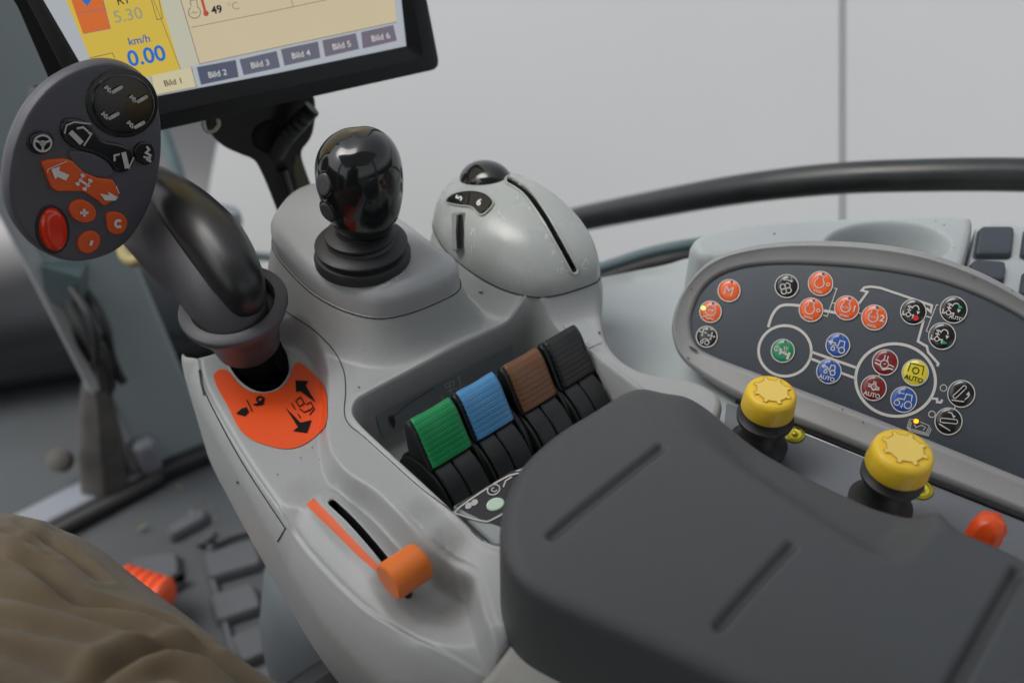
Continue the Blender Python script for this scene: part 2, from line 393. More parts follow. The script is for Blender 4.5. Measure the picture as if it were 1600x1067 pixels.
tray = ccw(chaikin(np.array([W1(*q)[:2] for q in [(548, 640, .70), (556, 624, .70), (575, 613, .70), (692, 551, .70), (805, 497, .70), (828, 491, .70), (850, 496, .70), (868, 510, .70), (985, 597, .70), (1050, 650, .70), (1000, 750, .70), (850, 862, .70), (790, 856, .70), (760, 848, .70), (707, 800, .70), (600, 702, .70), (553, 658, .70)]]), 2))
slotp = catmull(Wl([(517, 774, .694), (545, 800, .694), (580, 838, .694), (607, 868, .694)]), 5)
ridgep = catmull(Wl([(512, 768, .694), (560, 820, .694), (600, 862, .694)]), 4)
tapep = catmull(Wl([(488, 785, .694), (530, 826, .694), (590, 890, .694)]), 4)
bowl = W1(690, 925, .68)[:2]; bowl2 = W1(650, 960, .68)[:2]
hole = ccw(catmull(Wl([(346, 548, .688), (356, 566, .688), (368, 584, .688), (388, 600, .688), (410, 606, .688), (432, 600, .688), (447, 584, .688), (452, 562, .688), (440, 530, .688), (400, 515, .688), (365, 525, .688)]), 4, True))
seam_px = [(424, 376), (428, 394), (437, 408), (460, 435), (487, 460), (515, 477), (545, 490), (585, 500), (622, 496), (655, 486), (690, 471), (714, 459), (721, 447), (716, 432)]
seam_back = [(690, 405), (640, 366), (600, 338), (550, 312), (510, 303), (480, 306), (450, 322), (430, 348)]
ped = ccw(np.array([W1(x, y, .728)[:2] for x, y in seam_px]+[W1(x, y-2, .736)[:2] for x, y in seam_back]))
ped = resample(chaikin(ped, 2), 220)
dome_w = ccw(resample(chaikin(np.array([W1(x, y, .716)[:2] for x, y in [(674, 350), (682, 372), (697, 395), (735, 426), (765, 444), (793, 457), (835, 467), (865, 464), (889, 458), (925, 446), (937, 439), (938, 425)]] +
        [W1(x, y, .716)[:2] for x, y in [(930, 400), (905, 372), (870, 345), (820, 320), (770, 305), (720, 305), (690, 318)]]), 2), 240))
sm_right = [(939, 440, .70), (942, 470, .70), (940, 500, .70), (950, 537, .70), (981, 568, .70), (1023, 583, .70), (1058, 585, .70), (1090, 592, .70), (1128, 612, .70), (1131, 640, .70)]
outl = [(289, 578, .66), (297, 625, .655), (335, 700, .65), (385, 790, .65), (431, 868, .65), (470, 932, .65), (510, 988, .65), (560, 1040, .65), (610, 1085, .65), (700, 1140, .65), (728, 1100, .67), (737, 1067, .68), (745, 1046, .69), (766, 1034, .69), (788, 1002, .70), (802, 985, .70),
        (900, 900, .70), (1000, 850, .70), (1080, 740, .70)] + sm_right[::-1]
back = [ped[i] for i in ()]
dc = dome_w.mean(0); pc = ped.mean(0)
def shrink(p, c, k): return c+(np.asarray(p)-c)*k
O2 = [W1(*q)[:2] for q in outl]
O2 += [shrink(W1(x, y, .716)[:2], dc, .93) for x, y in [(932, 410), (905, 376), (870, 348), (820, 322), (770, 307), (720, 306), (690, 318)]]
O2 += [shrink(W1(672, 350, .716)[:2], dc, .97), shrink(W1(640, 366, .736)[:2], pc, .98)]
O2 += [shrink(W1(x, y, .736)[:2], pc, .94) for x, y in [(600, 338), (550, 312), (510, 303), (480, 306), (450, 322), (430, 348)]]
O2 += [W1(*q)[:2] for q in [(427, 400, .70), (425, 445, .695), (385, 500, .69), (340, 543, .686), (300, 562, .68)]]
cons_out = chaikin(np.array(O2), 2)
far_l = [W1(*q)[:2] for q in [(700, 1500, .66), (100, 1500, .66), (-100, 800, .66), (200, 450, .66), (380, 470, .69)]]
WPOLY = ccw(np.concatenate([deck_line, np.array(far_l)])); C1P = ccw(np.concatenate([C1, np.array([W1(*q)[:2] for q in [(900, 1500, .66), (100, 1500, .66), (-100, 800, .66), (150, 480, .66)]])])); G1P = ccw(np.concatenate([G1, np.array([W1(*q)[:2] for q in [(900, 1500, .66), (100, 1500, .66), (-100, 800, .66), (150, 480, .66)]])]))
def bump_to(z, d, z0, z1, w, p=2.2):        # concave fillet from z1 at the wall to z0 away from it
    t = np.clip(d/w, 0, 1); return z+(z1-z0)*(1-t)**p
def zf_console(P, sd):
    s = -sdf(P, WPOLY)
    z = .700-.0165*sm(s, -.0005, .0075)
    z = z+.0045*(1-sm(sdf(P, ridgep, False, False), .004, .0135))*1.0
    rb = np.linalg.norm(P-bowl, axis=1); rb2 = np.linalg.norm(P-bowl2, axis=1)
    z = z-.0085*np.exp(-(rb/.024)**2)-.004*np.exp(-(rb2/.03)**2)*(s > -.004)
    c = -sdf(P, C1P)
    z = z-.60*softp(c, .0009)
    g = -sdf(P, G1P)
    z = z-1.5*softp(g-.001, .0022)+.0007*np.exp(-((g+.001)/.0009)**2)-.0008*np.exp(-((g+.0032)/.0008)**2)
    dh = sdf(P, hole); 
    dp_, dm_ = sdf(P, ped), sdf(P, dome_w)
    z = np.minimum(np.maximum(bump_to(z, dp_, .700, .729, .017), bump_to(z, dm_, .700, .7165, .016)), .7295)
    dt = sdf(P, tray); z = np.where(dt < .004, z+.0012*np.exp(-((dt-.0005)/.0018)**2), z)
    r = .006; d = np.clip(-sd, 0, r); rnd = r-np.sqrt(np.maximum(r*r-(r-d)**2, 0))
    return z-rnd*.9
# orientation of the open lines: + towards the driver side
def loopof(p, r, k=10):
    p = np.asarray(p); t = np.gradient(p, axis=0); t /= np.linalg.norm(t, axis=1)[:, None]; n = np.stack([-t[:, 1], t[:, 0]], 1)
    def capp(c, tt, nn): return [c+r*(math.cos(a)*nn+math.sin(a)*tt) for a in np.linspace(0, PI, k)[1:-1]]
    return np.array(list(p+n*r)+capp(p[-1], t[-1], n[-1])+list((p-n*r)[::-1])+capp(p[0], -t[0], -n[0]))
slotc = ccw(loopof(slotp, .0029))
def mf_console(c):
    m = np.zeros(len(c), int)
    m[sdf(c, hole) < -.0006] = 1
    m[sdf(c, slotp, False, False) < .0032] = 1
    g = -sdf(c, G1P); m[g > .0008] = 2
    return m
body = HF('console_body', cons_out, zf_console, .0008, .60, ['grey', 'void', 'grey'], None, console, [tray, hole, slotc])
# tray walls, stem well and slot liner
trp = resample(tray, 320); tz = zf_console(trp, np.full(len(trp), -.05))
tr_r = [np.column_stack([trp, tz]), np.column_stack([inset(trp, .0006), tz-.0006]), np.column_stack([inset(trp, .0013), tz-.0022])]
for k in (.25, .5, .75, 1): tr_r.append(np.column_stack([inset(trp, .0013+.0050*k), (tz-.0022)*(1-k)+.6535*k]))
tr_r.append(ring3(inset(trp, .0078), .6512)); tr_r.append(ring3(inset(trp, .0100), .6500))
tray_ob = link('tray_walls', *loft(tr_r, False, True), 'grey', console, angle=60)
def liner(nm, c2, d, zd):
    c2 = resample(c2, 140); z_ = zf_console(c2, np.full(len(c2), -.05))
    link(nm, *loft([np.column_stack([inset(c2, .0003), z_-.0008]), np.column_stack([inset(c2, .0004), z_-zd])], False, True), 'void', console)
    rr_ = np.column_stack([c2, z_-.0002]); link(nm+'_lip', *tube(np.concatenate([rr_, rr_[:2]]), d, 8, False), 'grey', console)
liner('slot', slotc, .0008, .020); liner('stem_well', hole, .0009, .035)
SB = Surf(body.ob); STR = Surf(tray_ob)
def dark_spots(m, spots, col, k):
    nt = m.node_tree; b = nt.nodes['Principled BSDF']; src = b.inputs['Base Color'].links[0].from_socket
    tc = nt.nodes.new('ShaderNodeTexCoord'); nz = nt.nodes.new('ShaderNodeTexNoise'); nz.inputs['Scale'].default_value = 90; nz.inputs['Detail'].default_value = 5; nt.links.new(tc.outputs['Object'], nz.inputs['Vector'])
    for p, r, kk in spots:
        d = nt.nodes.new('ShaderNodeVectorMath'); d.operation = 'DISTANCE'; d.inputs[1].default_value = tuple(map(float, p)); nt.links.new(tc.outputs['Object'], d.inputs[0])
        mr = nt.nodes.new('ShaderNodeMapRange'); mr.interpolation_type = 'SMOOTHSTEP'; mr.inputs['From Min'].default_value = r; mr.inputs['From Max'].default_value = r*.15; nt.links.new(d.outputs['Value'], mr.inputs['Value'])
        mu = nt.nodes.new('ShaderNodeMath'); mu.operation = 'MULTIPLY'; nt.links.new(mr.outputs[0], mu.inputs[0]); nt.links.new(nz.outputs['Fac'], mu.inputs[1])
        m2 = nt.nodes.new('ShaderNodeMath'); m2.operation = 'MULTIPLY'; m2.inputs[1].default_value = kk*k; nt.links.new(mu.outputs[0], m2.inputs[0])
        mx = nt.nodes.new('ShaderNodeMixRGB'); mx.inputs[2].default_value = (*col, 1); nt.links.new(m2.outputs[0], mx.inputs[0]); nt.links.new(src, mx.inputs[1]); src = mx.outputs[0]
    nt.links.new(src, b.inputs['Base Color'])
# darker brown spots in the bowl, at the slot end and along the tray rim
dark_spots(M['grey'], [(SB.px([q], 0)[0], r, kk) for q, r, kk in [((700, 845), .016, 1.3), ((728, 925), .016, 1.4), ((700, 965), .014, .9), ((655, 800), .014, .6), ((700, 905), .022, .6), ((440, 545), .012, .8), ((470, 770), .016, .35), ((755, 700), .02, .3), ((600, 610), .02, .25)]], (.11, .10, .088), .75)
# pedestal cap under the round joystick
capo = inset(ped, .0006)
prof = [(0, .7285), (.0, .738), (.0008, .7425), (.0028, .7462), (.0062, .7485), (.010, .7492)]
rg = [ring3(inset(capo, i), z) for i, z in prof]; cc = capo.mean(0)
for k in (.8, .6, .35, .05): rg.append(ring3(cc+(inset(capo, .010)-cc)*k, .7492+.0012*(1-k)))
cap = link('pedestal_cap', *loft(rg), 'greyc', console, angle=60)
SCap = Surf(cap)
link('cap_seam', *tube(np.concatenate([ring3(inset(ped, -.0001), .7284), ring3(inset(ped, -.0001), .7284)[:1]]), .0005, 6, False), 'seam', console)
prnt('cap_sticker', [gridfill([(583, 440), (632, 421), (642, 430), (596, 452)])], SCap, .0003, 'label2', console)
prnt('cap_print', [dstroke([(590, 444), (612, 437), (632, 428)], 1.2), dstroke([(600, 436), (608, 444)], 1.5), dstroke([(615, 431), (622, 437)], 1.5)], SCap, .0005, 'faint', console)
# prints, tape and stickers on the console
og = [(334, 587), (344, 578), (357, 581), (374, 601), (388, 611), (408, 615), (432, 611), (450, 596), (459, 572), (466, 567), (477, 573), (509, 608), (511, 660), (500, 676), (477, 694), (452, 702), (423, 698), (391, 686), (372, 667), (356, 635), (340, 606)]
prnt('orange_decal', [gridfill(resample(catmull(og, 4, True), 90), 5)], SB, .0006, 'orange', console)
dk = []
dk.append(poly2d([(462, 596), (482, 597), (478, 604), (494, 631), (470, 613), (463, 614)]))
dk.append(poly2d([(446, 638), (470, 662), (487, 658), (480, 678), (458, 675), (466, 669)]))
dk += [dstroke(q, 1.6) for q in [[(462, 628), (470, 622), (476, 632), (468, 637), (462, 628)], [(478, 634), (486, 630), (490, 638), (482, 644)], [(468, 640), (476, 646), (484, 642)], [(456, 632), (462, 642)], [(466, 648), (470, 655)], [(484, 650), (492, 640)]]]
dk += [dstroke([(386, 627), (395, 645)], 1.6), poly2d([(369, 648), (378, 640), (386, 638), (389, 645), (383, 652), (376, 650)]), dstroke(ell(407, 626, 5, 4.4), 3, closed=True), poly2d([(395, 634), (404, 631), (414, 622), (412, 634), (400, 636)])]
prnt('decal_symbols', dk, SB, .0011, mat('decal_ink', (.010, .010, .010), .8, spec=.15), console)
prnt('orange_tape', [gridfill([(479, 789), (491, 779), (512, 800), (548, 838), (591, 884), (589, 893), (560, 868), (520, 828)], 5)], SB, .0006, 'oranget', console)
prnt('tray_sticker', [gridfill([(587, 649), (800, 538), (802, 566), (598, 686)], 6)], STR, .0006, 'label', console)
t = [dstroke(q, 1.3) for q in [[(693, 600), (708, 594), (708, 600), (696, 605), (693, 600)], [(697, 611), (711, 605), (713, 612)], [(690, 625), (700, 621), (714, 616)], [(716, 588), (720, 612)], [(718, 586), (713, 590)], [(688, 616), (691, 624)], [(700, 596), (706, 622)]]]
prnt('tray_print', t, STR, .0010, 'faint', console)
prnt('tray_dirt', [gridfill(catmull([(606, 650), (613, 649), (616, 658), (614, 668), (609, 661)], 3, True), 4), dstroke([(610, 651), (620, 644), (632, 633), (650, 621), (676, 605)], [1, 1.6, .8, 1.4, .5] if 0 else 1.1)], STR, .0012, 'dirt', console)
prnt('clear_sticker', [gridfill([(878, 508), (912, 498), (941, 536), (916, 546)], 6)], SB, .0005, 'label2', console)
prnt('console_seam', [dstroke([(426, 470), (455, 492), (490, 515), (522, 548), (537, 580), (540, 610), (538, 645), (546, 664), (566, 680), (606, 716), (655, 760), (707, 800), (748, 840), (768, 849)], 1.5, smooth=5)], SB, .0003, 'seam', console)
prnt('rail_seam', [dstroke([(316, 600), (330, 632), (380, 724), (447, 826)], 1.6, smooth=4), dstroke([(447, 824), (441, 834), (434, 846)], 1.8), dstroke([(312, 578), (315, 598), (320, 618)], 3.0)], SB, .0004, 'seam', console)
marks('scuff_mark', [poly2d(ell(x, y, rx, ry, 8, rot=a)) for x, y, rx, ry, a in [(752, 457, 4, 1.3, 5), (561, 606, 2, 1.3, 0), (936, 521, 2.4, 1.6, 40), (434, 742, 1.2, 1.2, 0), (372, 753, 1.6, 2.2, 0), (488, 700, 1, 1, 0), (500, 718, 1, 1, 0), (470, 716, 1, 1, 0)]], SB, .0006, 'dirt', console)
# near end of the tray: raised plate with the black sticker
pf = Frame(W1(760, 800, .688), W1(860, 745, .688)-W1(760, 800, .688), W1(740, 770, .690)-W1(780, 830, .686))
pl = ccw(pf.uv([(708, 790), (800, 735), (900, 700), (960, 760), (860, 850), (792, 853), (772, 850)]))
plate('tray_end_plate', pf, resample(pl, 160), [(0, -.03), (0, -.001), (.001, 0)], 'shelf', console)
prnt('plate_sticker', [poly2d([(711, 791), (800, 736), (850, 740), (850, 800), (792, 826), (752, 812)])], pf, .0005, 'bbk', console)
w = [dstroke([(830, 745), (795, 744), (716, 795), (722, 806), (755, 815), (768, 813), (800, 795)], 2.6, smooth=4), dstroke(ell(771, 766, 10, 7.5, rot=-25), 2, closed=True), dstroke(ell(772, 766, 4, 3, a0=0, a1=270), 1.6), dstroke([(786, 762), (790, 752), (800, 746)], 2.2),
     poly2d(ell(732, 791, 4.5, 6, rot=50)), poly2d(ell(741, 786, 4.5, 6, rot=50))]
prnt('plate_print', w, pf, .0009, 'white', console)
mbt = ccw(pf.uv(ell(774, 789, 14.5, 10, rot=-18, n=40)))
plate('mint_button', pf, mbt, [(0, 0), (0, .001), (.0006, .0016)], 'mint', console)
# rear piece of the console under the armrest
rf = chaikin(Wl([(803, 988, .695), (840, 985, .695), (1000, 1000, .695), (1300, 1150, .695), (1300, 1350, .66), (900, 1260, .66), (700, 1160, .655), (735, 1100, .67), (741, 1070, .68), (749, 1050, .69), (768, 1038, .69), (790, 1006, .695)]), 2)
CL2 = Wl([(700, 1020, .69), (770, 1042, .69), (850, 1085, .69), (1000, 1170, .69)]); tp = np.array([W1(760, 1120, .67)[:2]]); SG2 = float(np.sign(side(tp, CL2))[0])
CL3 = Wl([(780, 960, .69), (815, 992, .69), (880, 1040, .69), (960, 1090, .69), (1060, 1150, .69)])
def zf_rear(P, sd):
    r = .005; d = np.clip(-sd, 0, r)
    z = .697-.35*softp(side(P, CL3)*SG2, .003)-.6*softp(side(P, CL2)*SG2, .004)
    return z-(r-np.sqrt(np.maximum(r*r-(r-d)**2, 0)))
HF('console_rear', rf, zf_rear, .0012, .58, ['rail'], None, console)
link('console_lower_shell', *loft([ring3(resample(cons_out, 200), .605), ring3(cc*0+np.array([0, .43])+(resample(cons_out, 200)-np.array([0, .43]))*.93, .57)]), 'rail', console)
# ================================================================ DOME (draft control housing)
dome = thing('dome_control_unit', 'glossy pale grey egg shaped dome with curved slot and two number wheels', 'dome control', (dc[0], dc[1], .716))
seamz = .7165
apx = W1(802, 292, .755)[:2]; zt = .7575; NT = 120; rg = []
base = resample(dome_w, 260)
for k in range(NT+1):
    t = k/NT*PI/2; sc = math.cos(t)**.86; hgt = math.sin(t)**.97
    shift = (1-sc)**1.0
    c = dc+(apx-dc)*shift*.93
    rg.append(ring3(c+(base-dc)*max(sc, .004), seamz+(zt-seamz)*hgt))
# denser mesh where the slot runs
base = resample(dome_w, 620); NT = 240; rg = []
for k in range(NT+1):
    t = k/NT*PI/2; sc = math.cos(t)**.86; hgt = math.sin(t)**.97
    c = dc+(apx-dc)*(1-sc)*.93
    rg.append(ring3(c+(base-dc)*max(sc, .004), seamz+(zt-seamz)*hgt))
rg.insert(0, ring3(inset(base, .0012), seamz-.004))
DV, DF = loft(rg); shell = link('shell', DV, DF, None, dome, mats=['greyg', 'void'], angle=0)
Sd = Surf(shell)
slot3 = Sd.px(catmull([(796, 281), (822, 300), (850, 338), (874, 380), (896, 421)], 8), 0)
def carve(o, line, w, depth, mi):
    me = o.data; n = len(me.vertices); co = np.zeros(n*3); me.vertices.foreach_get('co', co); co = co.reshape(-1, 3)
    no = np.zeros(n*3); me.vertices.foreach_get('normal', no); no = no.reshape(-1, 3)
    d = np.full(n, 1e9)
    for a, b in zip(line[:-1], line[1:]):
        e = b-a; t = np.clip(((co-a) @ e)/(e @ e+1e-12), 0, 1); d = np.minimum(d, np.linalg.norm(co-a-t[:, None]*e, axis=1))
    k = 1-sm(d, w*.8, w*1.05); co2 = co-no*(k*depth)[:, None]
    me.vertices.foreach_set('co', co2.ravel())
    fm = [mi if any(k[v] > .3 for v in p.vertices) else p.material_index for p in me.polygons]
    me.polygons.foreach_set('material_index', np.array(fm, np.int32)); me.update()
carve(shell, slot3, .0027, .008, 1)
link('dome_seam', *tube(np.concatenate([ring3(resample(dome_w, 200), seamz), ring3(resample(dome_w, 200), seamz)[:1]]), .0006, 6, False), 'seam', dome)
# wheel window, wheels, switch
win = prnt('wheel_window', [gridfill(catmull([(698, 316), (708, 304), (735, 299), (758, 304), (771, 317), (765, 329), (752, 337), (738, 325), (718, 322)], 5, True), 5)], Sd, .0004, 'bbk', dome)
for q, cx_, cy_, dg in (([(701, 317), (709, 306), (722, 302), (735, 301), (733, 312), (731, 321), (718, 319)], 719, 311, '5'), ([(737, 302), (757, 306), (768, 317), (763, 327), (752, 334), (735, 322), (736, 312)], 750, 318, '6')):
    wh = prnt('number_wheel', [gridfill(q, 3)], Sd, .0011, 'blackg', dome)
    prnt('wheel_number', [text2d(dg, (cx_, cy_), 14, -65 if dg == '5' else 22, bold=.03, center=True)], Sd, .0016, 'whiteb', wh)
prnt('wheel_window_lip', [dstroke(catmull([(698, 316), (708, 304), (735, 299), (758, 304), (771, 317), (765, 329), (752, 337), (738, 325), (718, 322)], 5, True), 1.6, closed=True)], Sd, .0014, 'greyg', dome)
r0 = Sd.px([(718, 335), (719, 391)], 0); link('rocker_frame', *tube(np.array([r0[0], (r0[0]+r0[1])/2+nrm(CP-r0[0])*.0009, r0[1]]), .0052, 16), 'bezel', dome)
link('rocker_switch', *tube(np.array([r0[0]*.97+r0[1]*.03, (r0[0]+r0[1])/2+nrm(CP-r0[0])*.0006, r0[1]*.97+r0[0]*.03])+nrm(CP-r0[0])*.0028, [.0030, .0034, .0030], 16), 'blackg', dome)
_l = Sd.px(loopof(catmull([(796, 282), (822, 300), (850, 338), (873, 378), (897, 422)], 8), 6.2), .0002); _l = np.concatenate([_l, _l[:2]])
link('slot_edge', *tube(_l, .0010, 8, False), 'greyg', dome)
pr = [text2d('10', (868, 427), 13, 2), text2d('9', (861, 399), 11, 4), dstroke([(884, 423), (889, 423)], 1.2), dstroke([(873, 394), (878, 394)], 1.2), text2d('8', (851, 373), 9, 5), text2d('7', (840, 350), 8, 8), text2d('6', (825, 328), 8, 10), text2d('5', (806, 312), 8, 10),
      dstroke([(876, 409), (880, 409)], 1.3),
      dstroke([(735, 368), (742, 356), (743, 369)], 1.2), dstroke([(737, 383), (737, 395)], 1.2), dstroke([(741, 382), (741, 388)], 1.2), dstroke([(738, 356), (738, 368)], 1.0),
      dstroke([(778, 331), (784, 337)], 1.4), dstroke([(782, 330), (778, 338)], 1.2), dstroke([(786, 340), (791, 345)], 1.2), dstroke([(908, 418), (915, 404), (919, 412)], 1.2), dstroke([(909, 420), (918, 420)], 1.2)]
prnt('scale_print', pr, Sd, .0004, 'faint', dome)
hl = thing('dome_slot_handle', 'glossy black cap of the lever riding on top of the pale dome', 'lever handle', D(762, 278, .70))
hc = Sd.px([(768, 282)], 0)[0]; Fd = nrm(np.array([-.70, .71, 0.0])); Rd = nrm(np.array([.71, .70, 0])); hv = []
hc = D(759, 283, (hc-CP) @ FW+.014)
th = np.arange(48)/48*2*PI
for k in range(17):
    t = k/16*(PI/2+.25)-.25; r = max(math.cos(t), .002)
    hv.append(hc+r*.0205*np.cos(th)[:, None]*nrm(Fd+np.array([0, 0, -.10]))+r*.0165*np.sin(th)[:, None]*Rd+np.array([0, 0, 1])*.0140*math.sin(t))
link('handle_cap', *loft(hv, True), 'blackg', hl, angle=60)
link('handle_stem', *tube(np.array([hc-np.array([0, 0, .016]), hc]), .002, 10), 'black', hl)
# ================================================================ EGG JOYSTICK
eb = SCap.px([(567, 402)], 0)[0]; ztop = eb[2]
egg = thing('round_joystick', 'glossy black egg shaped joystick on rubber bellows, on the grey pedestal', 'joystick', eb)
bp_ = [(.0, -.001), (.0300, -.001), (.0302, .004), (.0290, .0075), (.0262, .0085), (.0262, .0100), (.0285, .0118), (.0288, .0140), (.0270, .0158), (.0215, .0170), (.0205, .0195), (.0218, .0215), (.0215, .0235), (.0180, .0255), (.0150, .0262), (.0145, .030)]
bp_ = [(r, h*.80) for r, h in bp_]
link('bellows', *lathe(eb, (0, 0, 1), bp_, 72), 'blackr', egg, angle=50)
ax = nrm((-.015, .02, 1)); ev = []; n = 96; th = np.arange(n)/n*2*PI
ct = eb+np.array([.0035, .002, .0215]); H = .0655
EG = catmull([(0, .0158), (.06, .0188), (.16, .0218), (.30, .0242), (.45, .0256), (.58, .0259), (.70, .0251), (.80, .0230), (.88, .0196), (.94, .0150), (.98, .0094), (1.0, .0005)], 8); EU, ER = EG[:, 0], EG[:, 1]
for k in range(61):
    u = (1-(1-k/60)**1.6); h = u*H
    r = float(np.interp(u, EU, ER))
    dx, dy = np.cos(th), np.sin(th)
    dent = 1-.022*np.exp(-((np.degrees(np.arctan2(dy, dx))+55)/22)**2)*math.sin(PI*min(1, u*1.05))-.012*np.exp(-((np.degrees(np.arctan2(dy, dx))-20)/30)**2)*u
    zz = h+.0022*u**2*np.cos(th+.5)*r/.026-.0012*np.exp(-((r*dx+.001)/.0050)**2)*u**12*np.clip(r/.012, 0, 1)
    ev.append(ct+np.stack([r*dent*dx, r*dent*dy*1.02, zz], 1))
knob = link('egg_knob', *loft(ev, True), 'blackg', egg, angle=0)
SE = Surf(knob)
link('knob_seam', *tube(SE.px(catmull([(512, 360), (540, 372), (570, 373), (600, 362), (621, 340)], 6), .0001), .0003, 6), 'void', egg)
pp = SE.px([(512, 300)], 0)[0]
for cx_, cy_, rx, ry in ((508, 288, 9, 15.5), (513, 329, 8.5, 13.5)):
    c, u1, v1 = SE.px([(cx_, cy_), (cx_+3, cy_), (cx_, cy_-4)], 0)
    nr = nrm(c-(ct+np.array([0, 0, .036]))); nr = nrm(nr+np.array([0, 0, -.1])+c2w((0, 0, .55)))
    v = nrm(np.array([0, 0, 1])-nr*nr[2]); fb = Frame(c, np.cross(v, nr), v)
    e = ccw(ell(0, 0, .0048, .0066, 40))
    plate('thumb_button_ring', fb, e*1.22, [(0, -.004), (0, .0006), (.0005, .0012)], 'blackg', egg)
    plate('thumb_button', fb, e, [(0, -.001), (0, .0016), (.0006, .0022), (.0018, .0024)], 'gbtn', egg)
prnt('painted_red_reflection', [gridfill(catmull([(537, 325), (548, 320), (556, 330), (549, 343), (541, 340)], 4, True), 4)], SE, .0002, mat('reflection_red', (.06, .006, .004), .2), egg)  # red reflection on the black knob, painted in as a colour patch
# ================================================================ FOUR LEVERS
RowA = nrm(np.append(W1(880, 607, .693)[:2]-W1(677, 732, .693)[:2], 0)); RowB = np.array([RowA[1], -RowA[0], 0.0]); UPZ = np.array([0, 0, 1.0])
lev = [((677, 732), 'green', 'green', .0276, 'green'), ((747, 688), 'blue', 'light blue', .0272, 'blue'), ((819, 645), 'brown', 'brown', .0262, 'brown'), ((880, 607), 'keyblk', 'black', .0262, 'black')]
kp = catmull([(.0, .0), (-.006, .0092), (-.0115, .0178), (-.0142, .0212), (-.0170, .0232), (-.0196, .0240)], 6)   # ribbed face, front foot to back of top
for i, (pxy, mm, cn, wd, _) in enumerate(lev):
    O = W1(*pxy, .693)
    lv = thing('ribbed_lever', f'ribbed {cn} lever key standing in the console tray, ' + ['nearest the driver in the row', 'between green and brown', 'between blue and black', 'farthest along the row from the driver'][i], 'lever', O-UPZ*.03+RowA*wd/2, 'ribbed lever keys in the console tray')
    def L(a, b, z): return O+a*RowA+b*RowB+z*UPZ
    # key body (black cheeks)
    for s0, s1 in ((-.0022, wd+.0016),):
        pr_ = [(.0008, -.004), (.0006, .0), *[tuple(q) for q in kp*np.array([1, 1])+np.array([-.0006, -.0006])], (-.0222, .0222), (-.0232, .019), (-.0222, .004), (-.0205, -.010), (-.004, -.012)]
        r = [np.array([L(a, b*k+o, z*k+oz) for b, z in pr_]) for a, k, o, oz in ((s0, .93, -.0009, .0006), (s0+.0009, 1, 0, 0), (s1-.0009, 1, 0, 0), (s1, .93, -.0009, .0006))]
        link('key_body', *loft(r, True, True), 'black', lv, angle=40)
    # ribbed coloured cover with saddle
    na = 25; NQ = 200; q = resample(kp, NQ, False); s = np.linspace(0, 1, NQ); V = []
    tg = np.gradient(q, axis=0); tg /= np.linalg.norm(tg, axis=1)[:, None]; nb = np.stack([-tg[:, 1], tg[:, 0]], 1)*-1
    rib = np.where((s*9.5) % 1 < .20, -.0008, 0.0)*(s < .97)
    for a in np.linspace(0, 1, na):
        sad = -.0016*np.sin(PI*a)*sm(s, .35, 1); e = -.0012*(np.abs(2*a-1)**10)
        off = .0012+rib+sad+e
        V.append(np.array([L(a*wd, b+nx*o, z+nz*o) for (b, z), (nx, nz), o in zip(q, nb, off)]))
    V = np.concatenate(V); Fc = [(i*NQ+j, i*NQ+j+1, (i+1)*NQ+j+1, (i+1)*NQ+j) for i in range(na-1) for j in range(NQ-1)]
    o = link('ribbed_cover', V, Fc, mm, lv, angle=30)
    sd_ = o.modifiers.new('thick', 'SOLIDIFY'); sd_.thickness = .0016; sd_.offset = 0
    # drum behind: axis along the row
    dcn = L(0, -.006, -.030)
    for a0, a1, rr, nm in ((-.0028, -.0008, .0285, 'drum_flange'), (0, wd*.42, .0300, 'drum'), (wd*.42+.0006, wd*.94, .0300, 'drum'), (wd*1.0+.0008, wd*1.0+.0050, .0305, 'side_flange')):
        link(nm, *lathe(dcn+(np.array([0, 0, .0012])-RowB*.0085 if nm == 'side_flange' else 0), RowA, [(0, a0), (rr-.001, a0), (rr, a0+.0008), (rr, a1-.0008), (rr-.001, a1), (0, a1)], 64, caps=False), 'black', lv, angle=35)
# ================================================================ ORANGE SLIDER HANDLE
oc = D(632, 893, .5200); sl = SB.px([(632, 893)], 0)[0]
dd = (sl-CP) @ FW-.018; oc = D(632, 893, dd)
oh = thing('orange_hand_throttle', 'orange half round handle at the lower end of the black console slot', 'slider handle', sl)
A_ = nrm(RowA); rr = .0106; pts = [(rr*math.cos(t), rr*math.sin(t)) for t in np.linspace(-.35, PI+.1, 26)]
pts = [(x, y) for x, y in pts]+[(-rr*.95, -.005), (-rr*.3, -.0095), (rr*.6, -.008)]
def oring(a, k): return np.array([oc+a*A_+RowB*x*k+UPZ*y*k for x, y in pts])
link('handle_grip', *loft([oring(-.0105, .9), oring(-.0096, 1), oring(.0094, 1), oring(.0108, .94), oring(.0115, .84)], True, True), 'orangek', oh, angle=40)
link('handle_stalk', *tube(np.array([oc-UPZ*.030, oc-UPZ*.002]), .0028, 12), 'black', oh)
